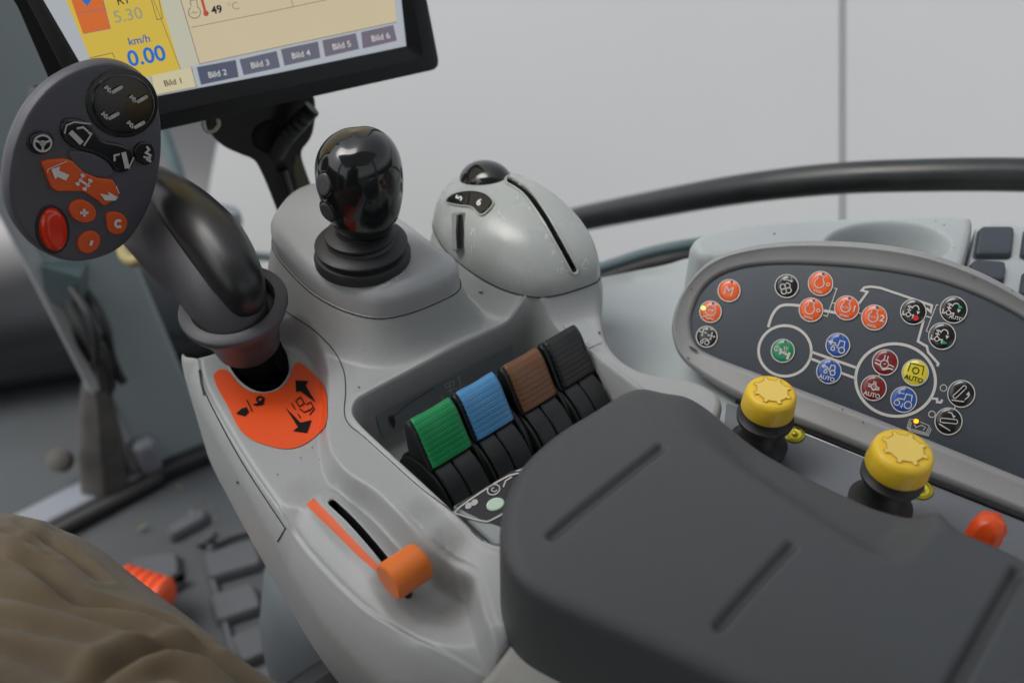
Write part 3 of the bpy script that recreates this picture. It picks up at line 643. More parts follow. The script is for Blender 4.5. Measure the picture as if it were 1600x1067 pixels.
# ================================================================ MULTI-FUNCTION JOYSTICK (left)
B0 = W1(405, 582, .672); G0 = D(362, 470, .606)
mj = thing('multifunction_joystick', 'charcoal drive joystick with round button face, leaning left over the orange decal', 'joystick', B0)
axs = nrm(G0-B0)
link('stem', *tube(np.array([B0-axs*.015, B0+axs*.045]), .0125, 24), 'blackg', mj)
colp = [(.0, .022), (.0190, .022), (.0205, .024), (.0225, .036), (.0255, .044), (.0315, .0545), (.0332, .0585), (.0334, .0605), (.0325, .0618), (.0262, .0628), (.0248, .0615), (.0240, .054), (.0, .052)]
link('collar', *lathe(B0+axs*.006, axs, colp, 96, caps=False), 'stick', mj, angle=50)
gp = [(205, 318, .668, 46), (232, 340, .655, 56), (262, 362, .640, 64), (300, 398, .624, 68), (330, 432, .614, 64), (353, 468, .609, 60), (372, 510, .614, 53)]
gpath = catmull([D(x, y, d) for x, y, d, r in gp], 8); grad = catmull([[r*d/F] for x, y, d, r in gp], 8)[:, 0]
link('grip', *tube(gpath, grad, 48), 'stick', mj, angle=60)
pd = [(244, 282, .655, 24), (270, 308, .632, 36), (303, 342, .612, 45), (340, 385, .598, 48), (374, 442, .588, 40), (386, 478, .598, 26)]
link('palm_pad', *tube(catmull([D(x, y, d) for x, y, d, r in pd], 8), catmull([[r*d/F] for x, y, d, r in pd], 8)[:, 0], 48), 'palm', mj, angle=60)
hn = nrm((.72, -.38, .60)); hu = nrm((hn[2], 0, -hn[0])); HFm = Frame(D(125, 258, .565), c2w(hu), c2w(np.cross(hn, hu)))
fo = [(14, 284), (20, 240), (32, 205), (52, 166), (84, 131), (127, 107), (172, 98), (212, 110), (238, 138), (250, 180), (252, 225), (249, 262), (238, 310), (218, 352), (191, 386), (153, 404), (111, 408), (66, 391), (33, 355), (16, 318)]
fu = ccw(resample(chaikin(HFm.uv(fo), 2), 200)); fc = fu.mean(0)
rgs = [HFm.P(fc+(fu-fc)*k, -h) for k, h in ((.25, .034), (.62, .031), (.86, .024), (.98, .014), (1.035, .007), (1.03, .003), (1.008, .0006), (1.0, 0), (.985, -.0002), (.94, -.0003))]
head = link('head', *loft(rgs, True, True), 'sticks', mj, angle=50)
link('side_knob', *lathe(D(58, 146, .60), c2w((-.6, .6, .2)), [(.0, -.004), (.006, -.004), (.0065, .001), (.004, .0035), (0, .0042)], 24, caps=False), 'black', mj)
def hbtn(name, pxs, m, h=.0018, smooth=0, b=.0006):
    p = np.array(pxs, float); p = catmull(p, smooth, True) if smooth else p
    return plate(name, HFm, resample(HFm.uv(p), 90), [(0, -.001), (0, h-b), (b*.4, h-b*.3), (b, h)], m, mj)
hbtn('rocker_pad_ring', ell(190, 161, 57, 54, 60, rot=20), 'blackg', .0010)
hbtn('rocker_pad', ell(191, 161, 50, 47, 60, rot=20), 'blackg', .0022, b=.0014)
hbtn('steering_button_ring', ell(62, 222, 22, 20, 40), 'blackg', .0008)
stb = hbtn('steering_button', ell(63, 222, 18, 16.5, 40), 'blackg', .0022)
hbtn('double_rocker', [(95, 190), (108, 184), (130, 188), (143, 200), (158, 218), (185, 224), (205, 235), (208, 252), (198, 266), (180, 268), (165, 250), (140, 238), (112, 230), (95, 212)], 'blackg', .0022, smooth=4, b=.0012)
hbtn('small_square_button', [(209, 230), (218, 222), (233, 223), (240, 235), (238, 250), (226, 257), (213, 252), (208, 241)], 'blackg', .0022, smooth=3)
hbtn('thumb_rest', [(105, 238), (118, 235), (145, 240), (168, 255), (176, 270), (160, 277), (135, 272), (115, 258)], 'sticks', .0016, smooth=4, b=.0008)
hbtn('orange_rocker', [(62, 253), (70, 249), (98, 247), (110, 250), (128, 268), (150, 277), (174, 280), (184, 298), (183, 308), (160, 321), (150, 312), (128, 298), (86, 298), (78, 292)], 'oranget', .0024, b=.0008)
hbtn('plus_button', ell(127, 329, 22, 17, 40, rot=25), 'oranget', .0022)
hbtn('minus_button', ell(137, 377, 19, 16, 40, rot=-40), 'oranget', .0022)
hbtn('c_button', [(164, 334), (174, 330), (190, 334), (197, 346), (192, 360), (180, 365), (168, 360), (165, 347)], 'oranget', .0022, smooth=4)
hbtn('red_button_bezel', ell(81, 358, 27, 39, 50, rot=-8), 'black', .0008)
hbtn('red_button', ell(82, 358, 22, 34, 50, rot=-8), 'red', .0045, b=.0035)
gl = []
for x, y in ((168, 137), (207, 152), (163, 178), (203, 192)):
    a = -22; gl += [dstroke([(x+5, y+5), (x+17, y-2)], 5.5), poly2d(ell(x+17, y-2, 2.75)), poly2d(ell(x+5, y+5, 2.75)), dstroke([(x-9, y-2), (x+1, y+1)], 3.2), dstroke([(x-5, y-5), (x-3, y+5)], 2.6), dstroke([(x-1, y+7), (x+1, y+3)], 2)]
gl += [dstroke(ell(63, 222, 13.5, 12.5), 3.2, closed=True), dstroke([(63, 222), (52, 218)], 3.4), dstroke([(63, 222), (74, 218)], 3.4), dstroke([(63, 222), (63, 233)], 3.4), poly2d(ell(63, 222, 5, 4.5))]
gl += [dstroke([(106, 204), (124, 222)], 8), dstroke([(116, 199), (126, 197), (134, 204)], 3), dstroke([(140, 206), (127, 226)], 2.4), dstroke([(134, 205), (139, 208)], 4), dstroke([(97, 207), (100, 194), (112, 189), (138, 192)], 2.2)]
gl += [dstroke([(189, 236), (195, 261)], 7.5), dstroke([(175, 250), (175, 241), (183, 239)], 3), dstroke([(197, 262), (205, 244)], 2.2), dstroke([(225, 227), (229, 232), (224, 237), (231, 241), (226, 247), (232, 251)], 3.6), dstroke([(220, 243), (232, 246)], 3)]
prnt('rocker_symbols', gl, HFm, .0031, 'white', head)
g2 = [poly2d([(76, 262), (90, 258), (88, 264), (104, 271), (99, 280), (86, 274), (82, 278)]), poly2d([(152, 300), (166, 303), (164, 297), (180, 306), (176, 311), (160, 311)]), dstroke([(119, 278), (136, 289)], 3.4), *[poly2d(ell(x_, y_, 3.8, 2.6, 12, rot=30)) for x_, y_ in ((117, 285), (125, 272), (128, 293), (137, 280))], dstroke([(118, 284), (125, 273)], 2), dstroke([(129, 292), (137, 281)], 2),
      dstroke([(70, 268), (71, 262), (100, 250)], 1.2), dstroke([(177, 288), (182, 300)], 1.4), dstroke([(121, 330), (134, 330)], 4), dstroke([(127, 324), (128, 336)], 4), dstroke([(137, 381), (140, 373)], 4.5), dstroke(ell(181, 347, 5, 5, a0=40, a1=320), 4.2)]
prnt('button_symbols', g2, HFm, .0034, 'whiteb', head)
# ================================================================ ARMREST
ZA = .757
arm = thing('armrest', 'large dark grey moulded foam armrest pad with pressed grooves over the console', 'armrest', W1(1100, 850, .70))
ao = [(1012, 590), (990, 590), (965, 602), (920, 630), (878, 654), (842, 682), (812, 712), (792, 745), (782, 785), (779, 830), (788, 872), (815, 905), (860, 932), (940, 968), (1050, 1018), (1180, 1078), (1300, 1140), (1500, 1230), (1750, 1300)]
ar = [(1900, 1150), (1800, 980), (1680, 900), (1600, 852), (1562, 835), (1498, 809), (1466, 801), (1435, 798), (1371, 779), (1323, 757), (1249, 721), (1154, 666), (1083, 628), (1040, 597)]
arm_out = chaikin(np.array([W1(x, y, ZA)[:2] for x, y in ao]+[W1(x, y, ZA if x > 1480 or x < 1050 else .745)[:2] for x, y in ar]), 2)
flank = np.array([W1(x, y, ZA)[:2] for x, y in [(1000, 606), (1016, 622), (1083, 672), (1154, 730), (1227, 777), (1291, 821), (1339, 853), (1371, 868), (1403, 874), (1428, 862), (1451, 834), (1475, 806), (1480, 760), (1371, 720), (1249, 660), (1154, 600), (1083, 570), (1035, 560)]])
flank = ccw(chaikin(flank, 2))
gr = [(Wl([(862, 833, ZA), (1032, 699, ZA)]), .0042, .0032), (Wl([(1124, 974, ZA), (1236, 852, ZA)]), .0042, .0032), (Wl([(1470, 1105, ZA), (1592, 890, ZA)]), .0055, .0042)]
def zf_arm(P, sd):
    z = np.full(len(P), ZA); d = np.clip(-sd, 0, .2)
    z = z-.0125*sm(-sdf(P, flank), -.004, .018)*sm(np.linalg.norm(P-W1(1010, 600, ZA)[:2], axis=1), .015, .07)
    for pl_, w, dp in gr:
        g = sdf(P, pl_, False, False); z = z-dp*np.exp(-(g/(w*.55))**2.6)
    z = z-.003*(1-sm(d, 0, .045))
    r = .0095; dd_ = np.clip(d, 0, r)
    return z-(r-np.sqrt(np.maximum(r*r-(r-dd_)**2, 0)))
AH = HF('armrest_pad', arm_out, zf_arm, .0011, .692, ['arm'], None, arm)
for e_ in ():
    pass
SA = Surf(AH.ob)
# ================================================================ RIGHT SIDE: shelf, button panel, knobs
shf = Frame(W1(1240, 662, .674), W1(1600, 805, .688)-W1(1240, 662, .674), W1(1080, 560, .674)-W1(1140, 640, .672))
side_c = thing('side_console', 'pale teal grey side console ledge behind the button panel, with oval recess', 'side console', W1(1250, 600, .62))
plt = ccw(shf.uv([(1135, 628), (1160, 640), (1243, 672), (1420, 742), (1600, 812), (1800, 890), (1700, 1000), (1500, 900), (1300, 800), (1130, 680)]))
plate('knob_plate', shf, resample(plt, 200), [(0, -.02), (0, -.0005), (.0006, 0)], 'plate', side_c)
link('plate_gap', *tube(shf.px([(1150, 628), (1243, 668), (1420, 740), (1600, 812), (1800, 892)], .0006), .0012, 8), 'void', side_c)
# cupped cover between the console and the panel
def grid_surf(name, rows, m, parent, k=6, ang=0):
    R = [catmull(r, k) for r in rows]; C_ = catmull(np.stack(R).reshape(len(R), -1), k).reshape(-1, len(R[0]), 3)
    a, b = C_.shape[:2]; Fc = [(i*b+j, i*b+j+1, (i+1)*b+j+1, (i+1)*b+j) for i in range(a-1) for j in range(b-1)]
    return link(name, C_.reshape(-1, 3), Fc, m, parent, angle=ang)
rows = [[D(925, 437, .80), D(985, 425, .81), D(1040, 414, .80), D(1085, 402, .79), D(1150, 400, .77)],
        [D(925, 455, .785), D(985, 450, .80), D(1040, 445, .79), D(1085, 440, .77), D(1150, 430, .75)],
        [W1(925, 490, .645), W1(985, 492, .648), W1(1040, 495, .65), W1(1085, 500, .66), W1(1150, 490, .665)],
        [W1(925, 530, .640), W1(985, 535, .645), W1(1040, 540, .650), W1(1085, 545, .660), W1(1150, 540, .667)],
        [W1(925, 600, .640), W1(985, 600, .645), W1(1060, 600, .655), W1(1120, 600, .666), W1(1250, 625, .668)],
        [W1(940, 680, .640), W1(1000, 680, .645), W1(1060, 680, .655), W1(1120, 680, .664), W1(1250, 690, .666)]]
grid_surf('fender_cover', rows, 'shelf', side_c)
# top ledge with the oval recess
ledge = [(1076, 374), (1110, 356), (1180, 346), (1280, 339), (1400, 333.5), (1490, 333.5), (1517, 336), (1524, 342), (1520, 370), (1512, 400), (1505, 425), (1400, 410), (1250, 395), (1150, 402), (1105, 400), (1085, 392)]
lz = .728
lo = chaikin(np.array([W1(x, y, lz)[:2] for x, y in ledge]), 2)
rec = ccw(ell(0, 0, 1, 1, 60)); rec = ccw(np.array([W1(1388+x*100, 382+y*36, lz)[:2] for x, y in rec]))
def zf_ledge(P, sd):
    r = .007; d = np.clip(-sd, 0, r); return lz-.032*sm(-sdf(P, rec), -.001, .011)-(r-np.sqrt(np.maximum(r*r-(r-d)**2, 0)))
HF('ledge', lo, zf_ledge, .0012, .66, ['shelf'], None, side_c)
lo2 = chaikin(np.array([W1(x, y, 0.721)[:2] for x, y in [(1526, 346), (1600, 349), (1750, 360), (1750, 520), (1600, 480), (1506, 450), (1515, 400), (1523, 370)]]), 1)
def zf_k(P, sd):
    r = .004; d = np.clip(-sd, 0, r); return .721-(r-np.sqrt(np.maximum(r*r-(r-d)**2, 0)))
HF('keypad_base', lo2, zf_k, .0012, .66, ['shelf'], None, side_c)
kf = Frame(W1(1550, 400, .7214), W1(1582, 362, .7214)-W1(1527, 361, .7214), W1(1540, 362, .7214)-W1(1530, 403, .7214))
for q in ([(1529, 361), (1582, 361), (1577, 404), (1521, 404)], [(1517, 413), (1569, 416), (1566, 445), (1510, 440)], [(1600, 362), (1650, 364), (1646, 406), (1594, 404)], [(1598, 428), (1650, 430), (1645, 470), (1592, 466)]):
    p = resample(ccw(rounded(ccw(kf.uv(q)), .004)), 80)
    pc_ = p.mean(0)
    link('square_key', *loft([kf.P(pc_+(p-pc_)*k_, h_) for k_, h_ in ((1.08, .0002), (1, .0004), (1, .0028), (.96, .0040), (.88, .0046), (.8, .0047), (.4, .0047), (.01, .0047))], False, True), mat('key_slate', (.035, .046, .056), .55, bump=.05) if 'key_slate' not in bpy.data.materials else bpy.data.materials['key_slate'], side_c)
marks('dirt_spot', [poly2d(ell(x, y, r, r*.6, 8)) for x, y, r in [(1521, 375, 2.5), (1210, 366, 2), (1475, 352, 1.6), (1490, 388, 1.2), (1566, 376, 1), (1462, 346, 1)]], Surf(bpy.data.objects['ledge']), .0003, 'dirt', side_c)
# button panel
U_ = nrm(np.append((W1(1600, 805, .69)-W1(1240, 662, .675))[:2], 0)); nh = np.array([-U_[1], U_[0], 0]); PH = math.radians(50)
PF = Frame(W1(1240, 664, .676)+nh*.002, U_, nh*math.cos(PH)+UPZ*math.sin(PH))
panel = thing('button_panel', 'slanted grey control panel covered in round coloured symbol buttons and a white tractor outline', 'control panel', PF.O)
oo = [(1047, 520), (1051, 488), (1066, 452), (1094, 416), (1130, 394), (1200, 378), (1280, 374), (1370, 379), (1450, 393), (1530, 422), (1600, 460), (1700, 530), (1800, 640), (1840, 760), (1850, 880), (1810, 895), (1700, 850), (1600, 808), (1420, 737), (1240, 664), (1150, 625), (1085, 582), (1058, 556)]
io = [(1077, 510), (1080, 486), (1092, 457), (1110, 437), (1135, 423), (1178, 413), (1240, 411), (1330, 416), (1410, 426), (1477, 441), (1545, 468), (1600, 497), (1690, 560), (1770, 650), (1800, 750), (1790, 820), (1700, 790), (1600, 748), (1477, 698), (1399, 666), (1330, 639), (1191, 586), (1110, 556), (1084, 540)]
def start0(p, q): k = np.argmin(np.linalg.norm(p-q, axis=1)); return np.roll(p, -k, 0)
ou = ccw(resample(chaikin(PF.uv(oo), 3), 300)); iu = ccw(resample(chaikin(PF.uv(io), 3), 300))
ou = start0(ou, PF.uv([(1047, 515)])[0]); iu = start0(iu, PF.uv([(1077, 512)])[0])
# match each outer point with the nearest inner one, kept in order
ang = lambda p: np.unwrap(np.arctan2(p[:, 1]-iu.mean(0)[1], (p[:, 0]-iu.mean(0)[0])*.45))
def mixr(k): return ou*(1-k)+iu*k
br = [PF.P(mixr(0), -.030), PF.P(mixr(0), -.004), PF.P(mixr(.02), -.001), PF.P(mixr(.10), .0015), PF.P(mixr(.22), .0030), PF.P(mixr(.30), .0030), PF.P(mixr(.34), .0022), PF.P(mixr(.80), .0016), PF.P(mixr(.92), .0008), PF.P(mixr(1), -.0010), PF.P(mixr(1), -.004)]
link('bezel', *loft(br, False, False), 'bezel', panel, angle=70)
link('panel_back', *loft([PF.P(mixr(.02), -.029), PF.P(mixr(.05), -.030)], True, True), 'bezel', panel)
face = link('panel_face', *loft([PF.P(inset(iu, -.001), -.002), PF.P(inset(iu, .004), -.0012)], False, True), 'panel', panel, angle=10)
H0 = -.0012
marks('bezel_mark', [poly2d(ell(x, y, a, b, 8, rot=r)) for x, y, a, b, r in [(1318, 640, 2, 1.2, 0), (1350, 660, 2.6, .8, 70), (1083, 453, 2, 1, 80), (1086, 546, 9, 2, 30), (1522, 436, 2, 1, 0), (1582, 456, 1.6, .8, 0), (1078, 560, 3, 1, 40)]], PF, .0034, 'dirt', panel)
LN = [dstroke(ell(1226, 548, 41.2, 39.5, 80), 4.2, closed=True), dstroke(ell(1399, 593.5, 62.5, 56.5, 110, rot=8), 4.6, closed=True),
      dstroke([(1200, 511), (1203, 500), (1208, 489), (1217, 479), (1230, 476), (1250, 477.5)], 4.2, smooth=5), dstroke([(1286, 485), (1306, 488.5)], 4.2),
      dstroke([(1302, 450), (1307, 451), (1292, 494), (1286, 492)], 1.4), dstroke([(1300, 473), (1305, 474)], 1.4), dstroke([(1342, 489), (1347, 490)], 1.4),
      dstroke([(1266, 549), (1300, 561), (1337, 574)], 4.0), dstroke([(1264, 559), (1284, 567)], 3.8), dstroke([(1313, 582), (1337, 591)], 3.8),
      dstroke([(1342, 474), (1355, 456), (1346, 453.5), (1350, 449), (1360, 447.5), (1375, 449.5), (1412, 462), (1456, 477), (1454, 487), (1447, 481)], 3.6),
      dstroke([(1443, 500), (1434, 533), (1448, 541), (1450, 550), (1458, 559), (1466, 568), (1464, 572)], 3.8), dstroke([(1466, 476.5), (1463, 476), (1447, 517), (1450, 518)], 1.4), dstroke([(1447, 494), (1455, 496)], 2),
      dstroke([(1454, 622), (1464, 623), (1464, 628), (1470, 628.5), (1472, 624)], 3.6), dstroke([(1374, 584), (1372, 590)], 1.4), dstroke([(1492, 634), (1491, 640)], 1.8), dstroke([(1300, 557), (1298, 562)], 1.4)]
prnt('tractor_outline', LN, PF, H0+.0004, 'white', panel)
def loc(cx_, cy_, pts, r, rot=15):
    a = math.radians(rot); p = np.asarray(pts, float)*r
    return np.stack([cx_+p[:, 0]*math.cos(a)-p[:, 1]*math.sin(a), cy_+p[:, 0]*math.sin(a)+p[:, 1]*math.cos(a)], 1)
LWX = 1.45
def ic(cx_, cy_, r, kind):
    g = []; A = lambda pts, w=LWX, cl=False: g.append(dstroke(loc(cx_, cy_, pts, r), w, closed=cl))
    E = lambda x, y, a, b=None, w=LWX, a0=0, a1=360: g.append(dstroke(loc(cx_, cy_, ell(x, y, a, b, 18, a0, a1), r), w, closed=abs(a1-a0) >= 360))
    T = lambda s, x, y, z, bold=.02: g.append(text2d(s, loc(cx_, cy_, [(x, y)], r)[0], z*r, 15, bold=bold, center=True))
    if kind == 'M': T('M', 0, .0, 1.15, -.008)
    if kind == 'gear':
        g.append(dstroke(loc(cx_, cy_, [((.42+.10*(k % 2))*math.cos(k*PI/14), (.42+.10*(k % 2))*math.sin(k*PI/14)-.12) for k in range(28)], r), 1.2, 1, True)); A([(-.2, -.12), (.25, -.12), (.1, -.25)], 1.3); A([(-.55, .62), (-.3, .5), (-.05, .68), (.2, .55), (.5, .66)], 1.3)
    if kind == 'arrows':
        for x, y in ((-.42, -.32), (.42, -.18)):
            A([(x-.28, y), (x+.28, y)], 1.3); A([(x, y-.28), (x, y+.28)], 1.3)
            for a, b in ((-.28, 0), (.28, 0), (0, -.28), (0, .28)): g.append(poly2d(loc(cx_, cy_, ell(x+a, y+b, .09, n=6), r)))
        E(.18, .52, .2, w=1.2); E(-.28, .58, .12, w=1.2); A([(-.3, .4), (-.1, .2), (.25, .25), (.3, .32)], 1.2)
    if kind == 'fan':
        for k in range(4):
            a = k*PI/2+.3; E(.28*math.cos(a), .22+.28*math.sin(a), .22, .22, 1.4)
        A([(-.38, -.5), (.38, -.5)], 1.4); A([(-.25, -.6), (-.4, -.5), (-.25, -.4)], 1.2); A([(.25, -.6), (.4, -.5), (.25, -.4)], 1.2)
    if kind in ('eng', 'eng1', 'eng2'):
        E(-.08, .0, .38, .38, 1.6, -60, 240); A([(-.28, -.32), (-.32, -.62), (.16, -.62), (.12, -.32)], 1.5); T('n/min', -.02, .64, .34, .01)
        if kind == 'eng': g.append(dstroke(loc(cx_, cy_, ell(.62, -.08, .13, n=8), r), 1.3, closed=True))
        else: T('AUTO', -.08, .0, .26, .01); T('1' if kind == 'eng1' else '2', .62, -.1, .72, .03)
    if kind == 'wheel':
        E(-.5, -.05, .2, w=1.2); A([(-.5, -.2), (-.5, .1)], 1.2); A([(-.1, .1), (.55, .25)], 3); A([(-.15, -.15), (-.15, .35)], 3.2); A([(.6, .0), (.55, .6)], 4); A([(.05, -.4), (.12, -.1), (.22, -.4), (.32, -.1), (.4, -.4)], 1.2); E(.22, .1, .1, w=1.3)
    if kind in ('trac', 'tracA'):
        k = .8 if kind == 'tracA' else 1; dy = -.18 if kind == 'tracA' else .05
        P_ = lambda L_: [(x*k, y*k+dy) for x, y in L_]
        E(.42*k, .28*k+dy, .24*k, w=1.7); E(-.3*k, .34*k+dy, .15*k, w=1.6); A(P_([(-.45, .1), (-.1, .0), (.05, 0), (.1, -.45), (.5, -.45), (.55, .0)]), 1.6)
        A(P_([(-.05, .12), (.2, .2)]), 1.5); g.append(poly2d(loc(cx_, cy_, P_([(-.85, -.15), (-.45, -.4), (-.5, .1)]), r))); A(P_([(-.5, -.16), (-.15, -.12)]), 2.0)
        if kind == 'tracA': T('AUTO', -.02, .55, .46, .02)
    if kind == 'trac2':
        E(.42, .32, .27, w=1.6); E(-.42, .36, .2, w=1.5); A([(-.5, .1), (-.3, 0), (.05, 0), (.1, -.45), (.55, -.45), (.6, .0)], 1.6); A([(-.5, -.42), (-.05, -.42)], 1.4); A([(-.38, -.54), (-.52, -.42), (-.38, -.3)], 1.3); A([(.02, .3), (0, .62), (-.1, .5)], 1.3)
    if kind in ('ptoR', 'ptoG', 'ptoA'):
        E(.12, -.2, .26, .3, 1.7, 180, 360); g.append(poly2d(loc(cx_, cy_, [(.24, -.12), (.52, -.12), (.38, .14)], r)))
        E(-.3, .3, .16, w=1.4); A([(-.72, .12), (-.72, .42), (-.5, .35)], 2); A([(-.12, .3), (.08, .25), (.08, .52)], 2); A([(-.5, -.3), (-.18, -.3)], 2.4); A([(-.34, -.4), (-.34, .12)], 2); A([(-.5, -.05), (-.18, -.05)], 2.2)
        if kind == 'ptoA': T('AUTO', .32, .52, .36, .02)
    if kind in ('diff', 'diffA'):
        k = .62 if kind == 'diffA' else 1; dy = -.15 if kind == 'diffA' else .08
        P_ = lambda L_: [(x*k, y*k+dy) for x, y in L_]
        E(0, .08*k+dy, .3*k, w=1.5); A(P_([(-.75, -.1), (-.3, -.05), (-.12, -.3), (-.12, -.6)]), 1.7); A(P_([(.75, .1), (.3, .0), (.12, -.3), (.12, -.6)]), 1.7); A(P_([(-.75, .15), (-.35, .2), (0, .5), (.4, .3), (.75, .3)]), 2.2); A(P_([(-.08, .1), (.1, .0)]), 1.4)
        if kind == 'diffA': T('AUTO', 0, .52, .46, .02)
    if kind == 'ptoY':
        A([(-.55, .05), (-.5, -.6), (.5, -.6), (.55, .05)], 1.3); g.append(dstroke(loc(cx_, cy_, [((.2+.07*(k % 2))*math.cos(k*PI/8), (.2+.07*(k % 2))*math.sin(k*PI/8)-.15) for k in range(16)], r), 1.4, 1, True)); T('AUTO', .0, .45, .50, .015)
    if kind == 'liftU':
        A([(-.5, .25), (.0, -.55)], 1.3); A([(-.25, .35), (.2, -.4)], 1.3); E(.1, -.48, .14, w=1.3, a0=-170, a1=20); E(-.38, .3, .14, w=1.3, a0=20, a1=200); A([(-.55, .62), (.35, .5)], 1.5); A([(.35, .35), (.55, .1), (.5, -.1)], 1.6); g.append(poly2d(loc(cx_, cy_, [(.35, -.02), (.5, -.3), (.66, .0)], r)))
    if kind == 'liftD':
        A([(-.4, -.12), (.45, -.25)], 1.3); A([(-.4, .2), (.5, .05)], 1.3); E(-.45, .04, .15, w=1.3, a0=80, a1=280); E(.5, -.1, .15, w=1.3, a0=-100, a1=90); A([(-.6, .35), (.3, .62)], 1.5); A([(-.2, -.62), (.1, -.62), (.25, -.45)], 1.6); g.append(poly2d(loc(cx_, cy_, [(.12, -.52), (.4, -.5), (.3, -.28)], r)))
    return g
BT = [(1139, 454, 18, 'bor', 'M'), (1110, 487, 17.5, 'bor', 'gear'), (1104, 526, 17, 'bbk', 'arrows'), (1229, 447, 18.8, 'bbk', 'fan'), (1282, 443, 19.8, 'bor', 'eng'), (1267, 484, 19.2, 'bor', 'eng'),
      (1323, 481, 19.6, 'bor', 'eng1'), (1366, 496, 20.4, 'bor', 'eng2'), (1223, 548, 18.8, 'bgr', 'wheel'), (1309, 539, 19.2, 'bbl', 'trac'), (1295, 580, 19.8, 'bbl', 'tracA'), (1427, 487, 20.6, 'bbk', 'ptoR'),
      (1490, 484, 21.6, 'bbk', 'ptoA'), (1472, 525, 21.6, 'bbk', 'ptoG'), (1383, 566, 20.6, 'bre', 'diff'), (1365, 606, 20.4, 'bre', 'diffA'), (1430, 582, 21.2, 'bye', 'ptoY'), (1412, 624, 20.8, 'bbl', 'trac2'), (1502, 615, 21.8, 'bbk', 'liftU'), (1482, 658, 21.8, 'bbk', 'liftD')]
nmc = {'bor': 'orange', 'bbk': 'black', 'bgr': 'green', 'bbl': 'blue', 'bre': 'dark red', 'bye': 'yellow'}
for x, y, r, m, k in BT:
    c = PF.px([(x, y)], 0)[0]; e = ccw(PF.uv(ell(x, y, r-1.2, (r-1.2)*.985, 40)))
    b = plate('round_button', PF, e, [(0, H0), (0, H0+.0006), (.0004, H0+.0009), (.003, H0+.0012)], m, panel)
    b['label'] = f'{nmc[m]} round symbol button'
    prnt('button_ring', [dstroke(ell(x, y, r-.6, (r-.6)*.985, 44), 1.6, closed=True)], PF, H0+.0010, 'white', b)
    prnt('button_symbol', ic(x, y, r, k), PF, H0+.0016, 'bbk' if m == 'bye' else 'white', b)
    if k != 'ptoY':
        le = ccw(PF.uv(loc(x, y, ell(.12, -.78, .11, .09, 14), r, 8))); plate('indicator_lamp', PF, le, [(0, H0), (0, H0+.0016)], 'ledoff', b)
    if k == 'ptoR': prnt('red_dot', [poly2d(ell(x+4, y+10, 4.6, 4.2))], PF, H0+.0018, mat('dot_red', (.65, .01, .012), .4), b)
    if k == 'ptoA': prnt('green_triangle', [poly2d([(x+7, y-9), (x+8, y-1), (x+15, y-3)])], PF, H0+.0018, mat('dot_green', (.01, .32, .12), .4), b)
    if k == 'ptoG': prnt('green_triangle', [poly2d([(x+1, y+6), (x-1, y+13), (x+9, y+12)])], PF, H0+.0018, bpy.data.materials['dot_green'], b)
for x, y in ((1474, 606), (1456, 647)):
    prnt('lamp_ring', [dstroke(ell(x, y, 5.2, 5, 20), 1.3, closed=True)], PF, H0+.0006, 'white', panel)
    plate('small_lamp', PF, ccw(PF.uv(ell(x, y, 4, 3.8, 16))), [(0, H0), (0, H0+.0005)], 'leddk', panel)
plate('green_lamp', PF, ccw(PF.uv(ell(1099, 481.5, 3.4, 3.2, 16))), [(0, H0), (0, H0+.0018), (.0003, H0+.0022)], 'ledg', panel)
st = []
for k in range(3):
    o = (k*1.6, k*2.4); st.append(dstroke([(1421+o[0], 655+o[1]), (1417+o[0], 668+o[1]), (1447+o[0], 676+o[1]), (1452+o[0], 665+o[1])], .9))
st += [dstroke([(1421, 655), (1432, 655)], .9), dstroke([(1438, 659), (1452, 665)], .9), dstroke([(1430, 668), (1440, 664), (1446, 668), (1442, 672)], 1.0), dstroke([(1428, 663), (1432, 668)], 1)]
prnt('menu_symbol', st, PF, H0+.0006, 'white', panel)
plate('orange_lamp', PF, ccw(PF.uv(ell(1431.5, 658, 3.8, 3.5, 16))), [(0, H0), (0, H0+.0016), (.0003, H0+.0020)], 'ledo', panel)
# yellow knobs
def knob(px_, z, dia, lab, lean):
    C_ = W1(*px_, z); R_ = dia/2; a = nrm(UPZ+np.asarray(lean))
    t = thing('rotary_control', lab, 'knob', C_-a*.045, 'yellow rotary knobs beside the armrest')
    st_ = [(0, -.050), (.017, -.050), (.0175, -.046), (.0135, -.043), (.0115, -.034), (.012, -.030), (.0165, -.026), (.0168, -.0235), (.0138, -.0215), (.0128, -.0165), (.0, -.0165)]
    st_ = [(r_, h_+.0035) for r_, h_ in st_]
    link('knob_stem', *lathe(C_, a, st_, 56, caps=False), 'blackr', t, angle=45)
    cp = [(.0, -.0138), (R_*1.02, -.0138), (R_*1.04, -.0130), (R_*1.0, -.004), (R_*.975, -.002), (R_*.90, .0), (R_*.80, .0005), (0, .0005)]
    link('knob_cap', *lathe(C_, a, cp, 64, caps=False), 'yellow', t, angle=50)
    kf_ = Frame(C_+a*.0005, -np.cross(a, (0, 1, 0.3)), np.cross(a, np.cross(a, (0, 1, .3)))*-1)
    gp_ = []
    for k in range(8):
        a0 = k*PI/4+.2
        for da, rr_ in ((-.23, .60), (-.13, .60), (-.09, .74), (.09, .74), (.13, .60)): gp_.append((rr_*R_*math.cos(a0+da*1.1), rr_*R_*math.sin(a0+da*1.1)))
    gp_ = ccw(np.array(gp_))
    V, Fc = stroke2d(gp_, .00045, True); link('gear_groove', kf_.P(V, .00075), Fc, 'yline', t, smooth=False)
    link('gear_top', *loft([kf_.P(gp_, 0), kf_.P(inset(gp_, .0001), .0007)], False, True), 'yellowt', t, smooth=False)
knob((1206, 612), .722, .0298, 'yellow ribbed top knob on black stem beside the far end of the armrest', (.02, .0, 0))
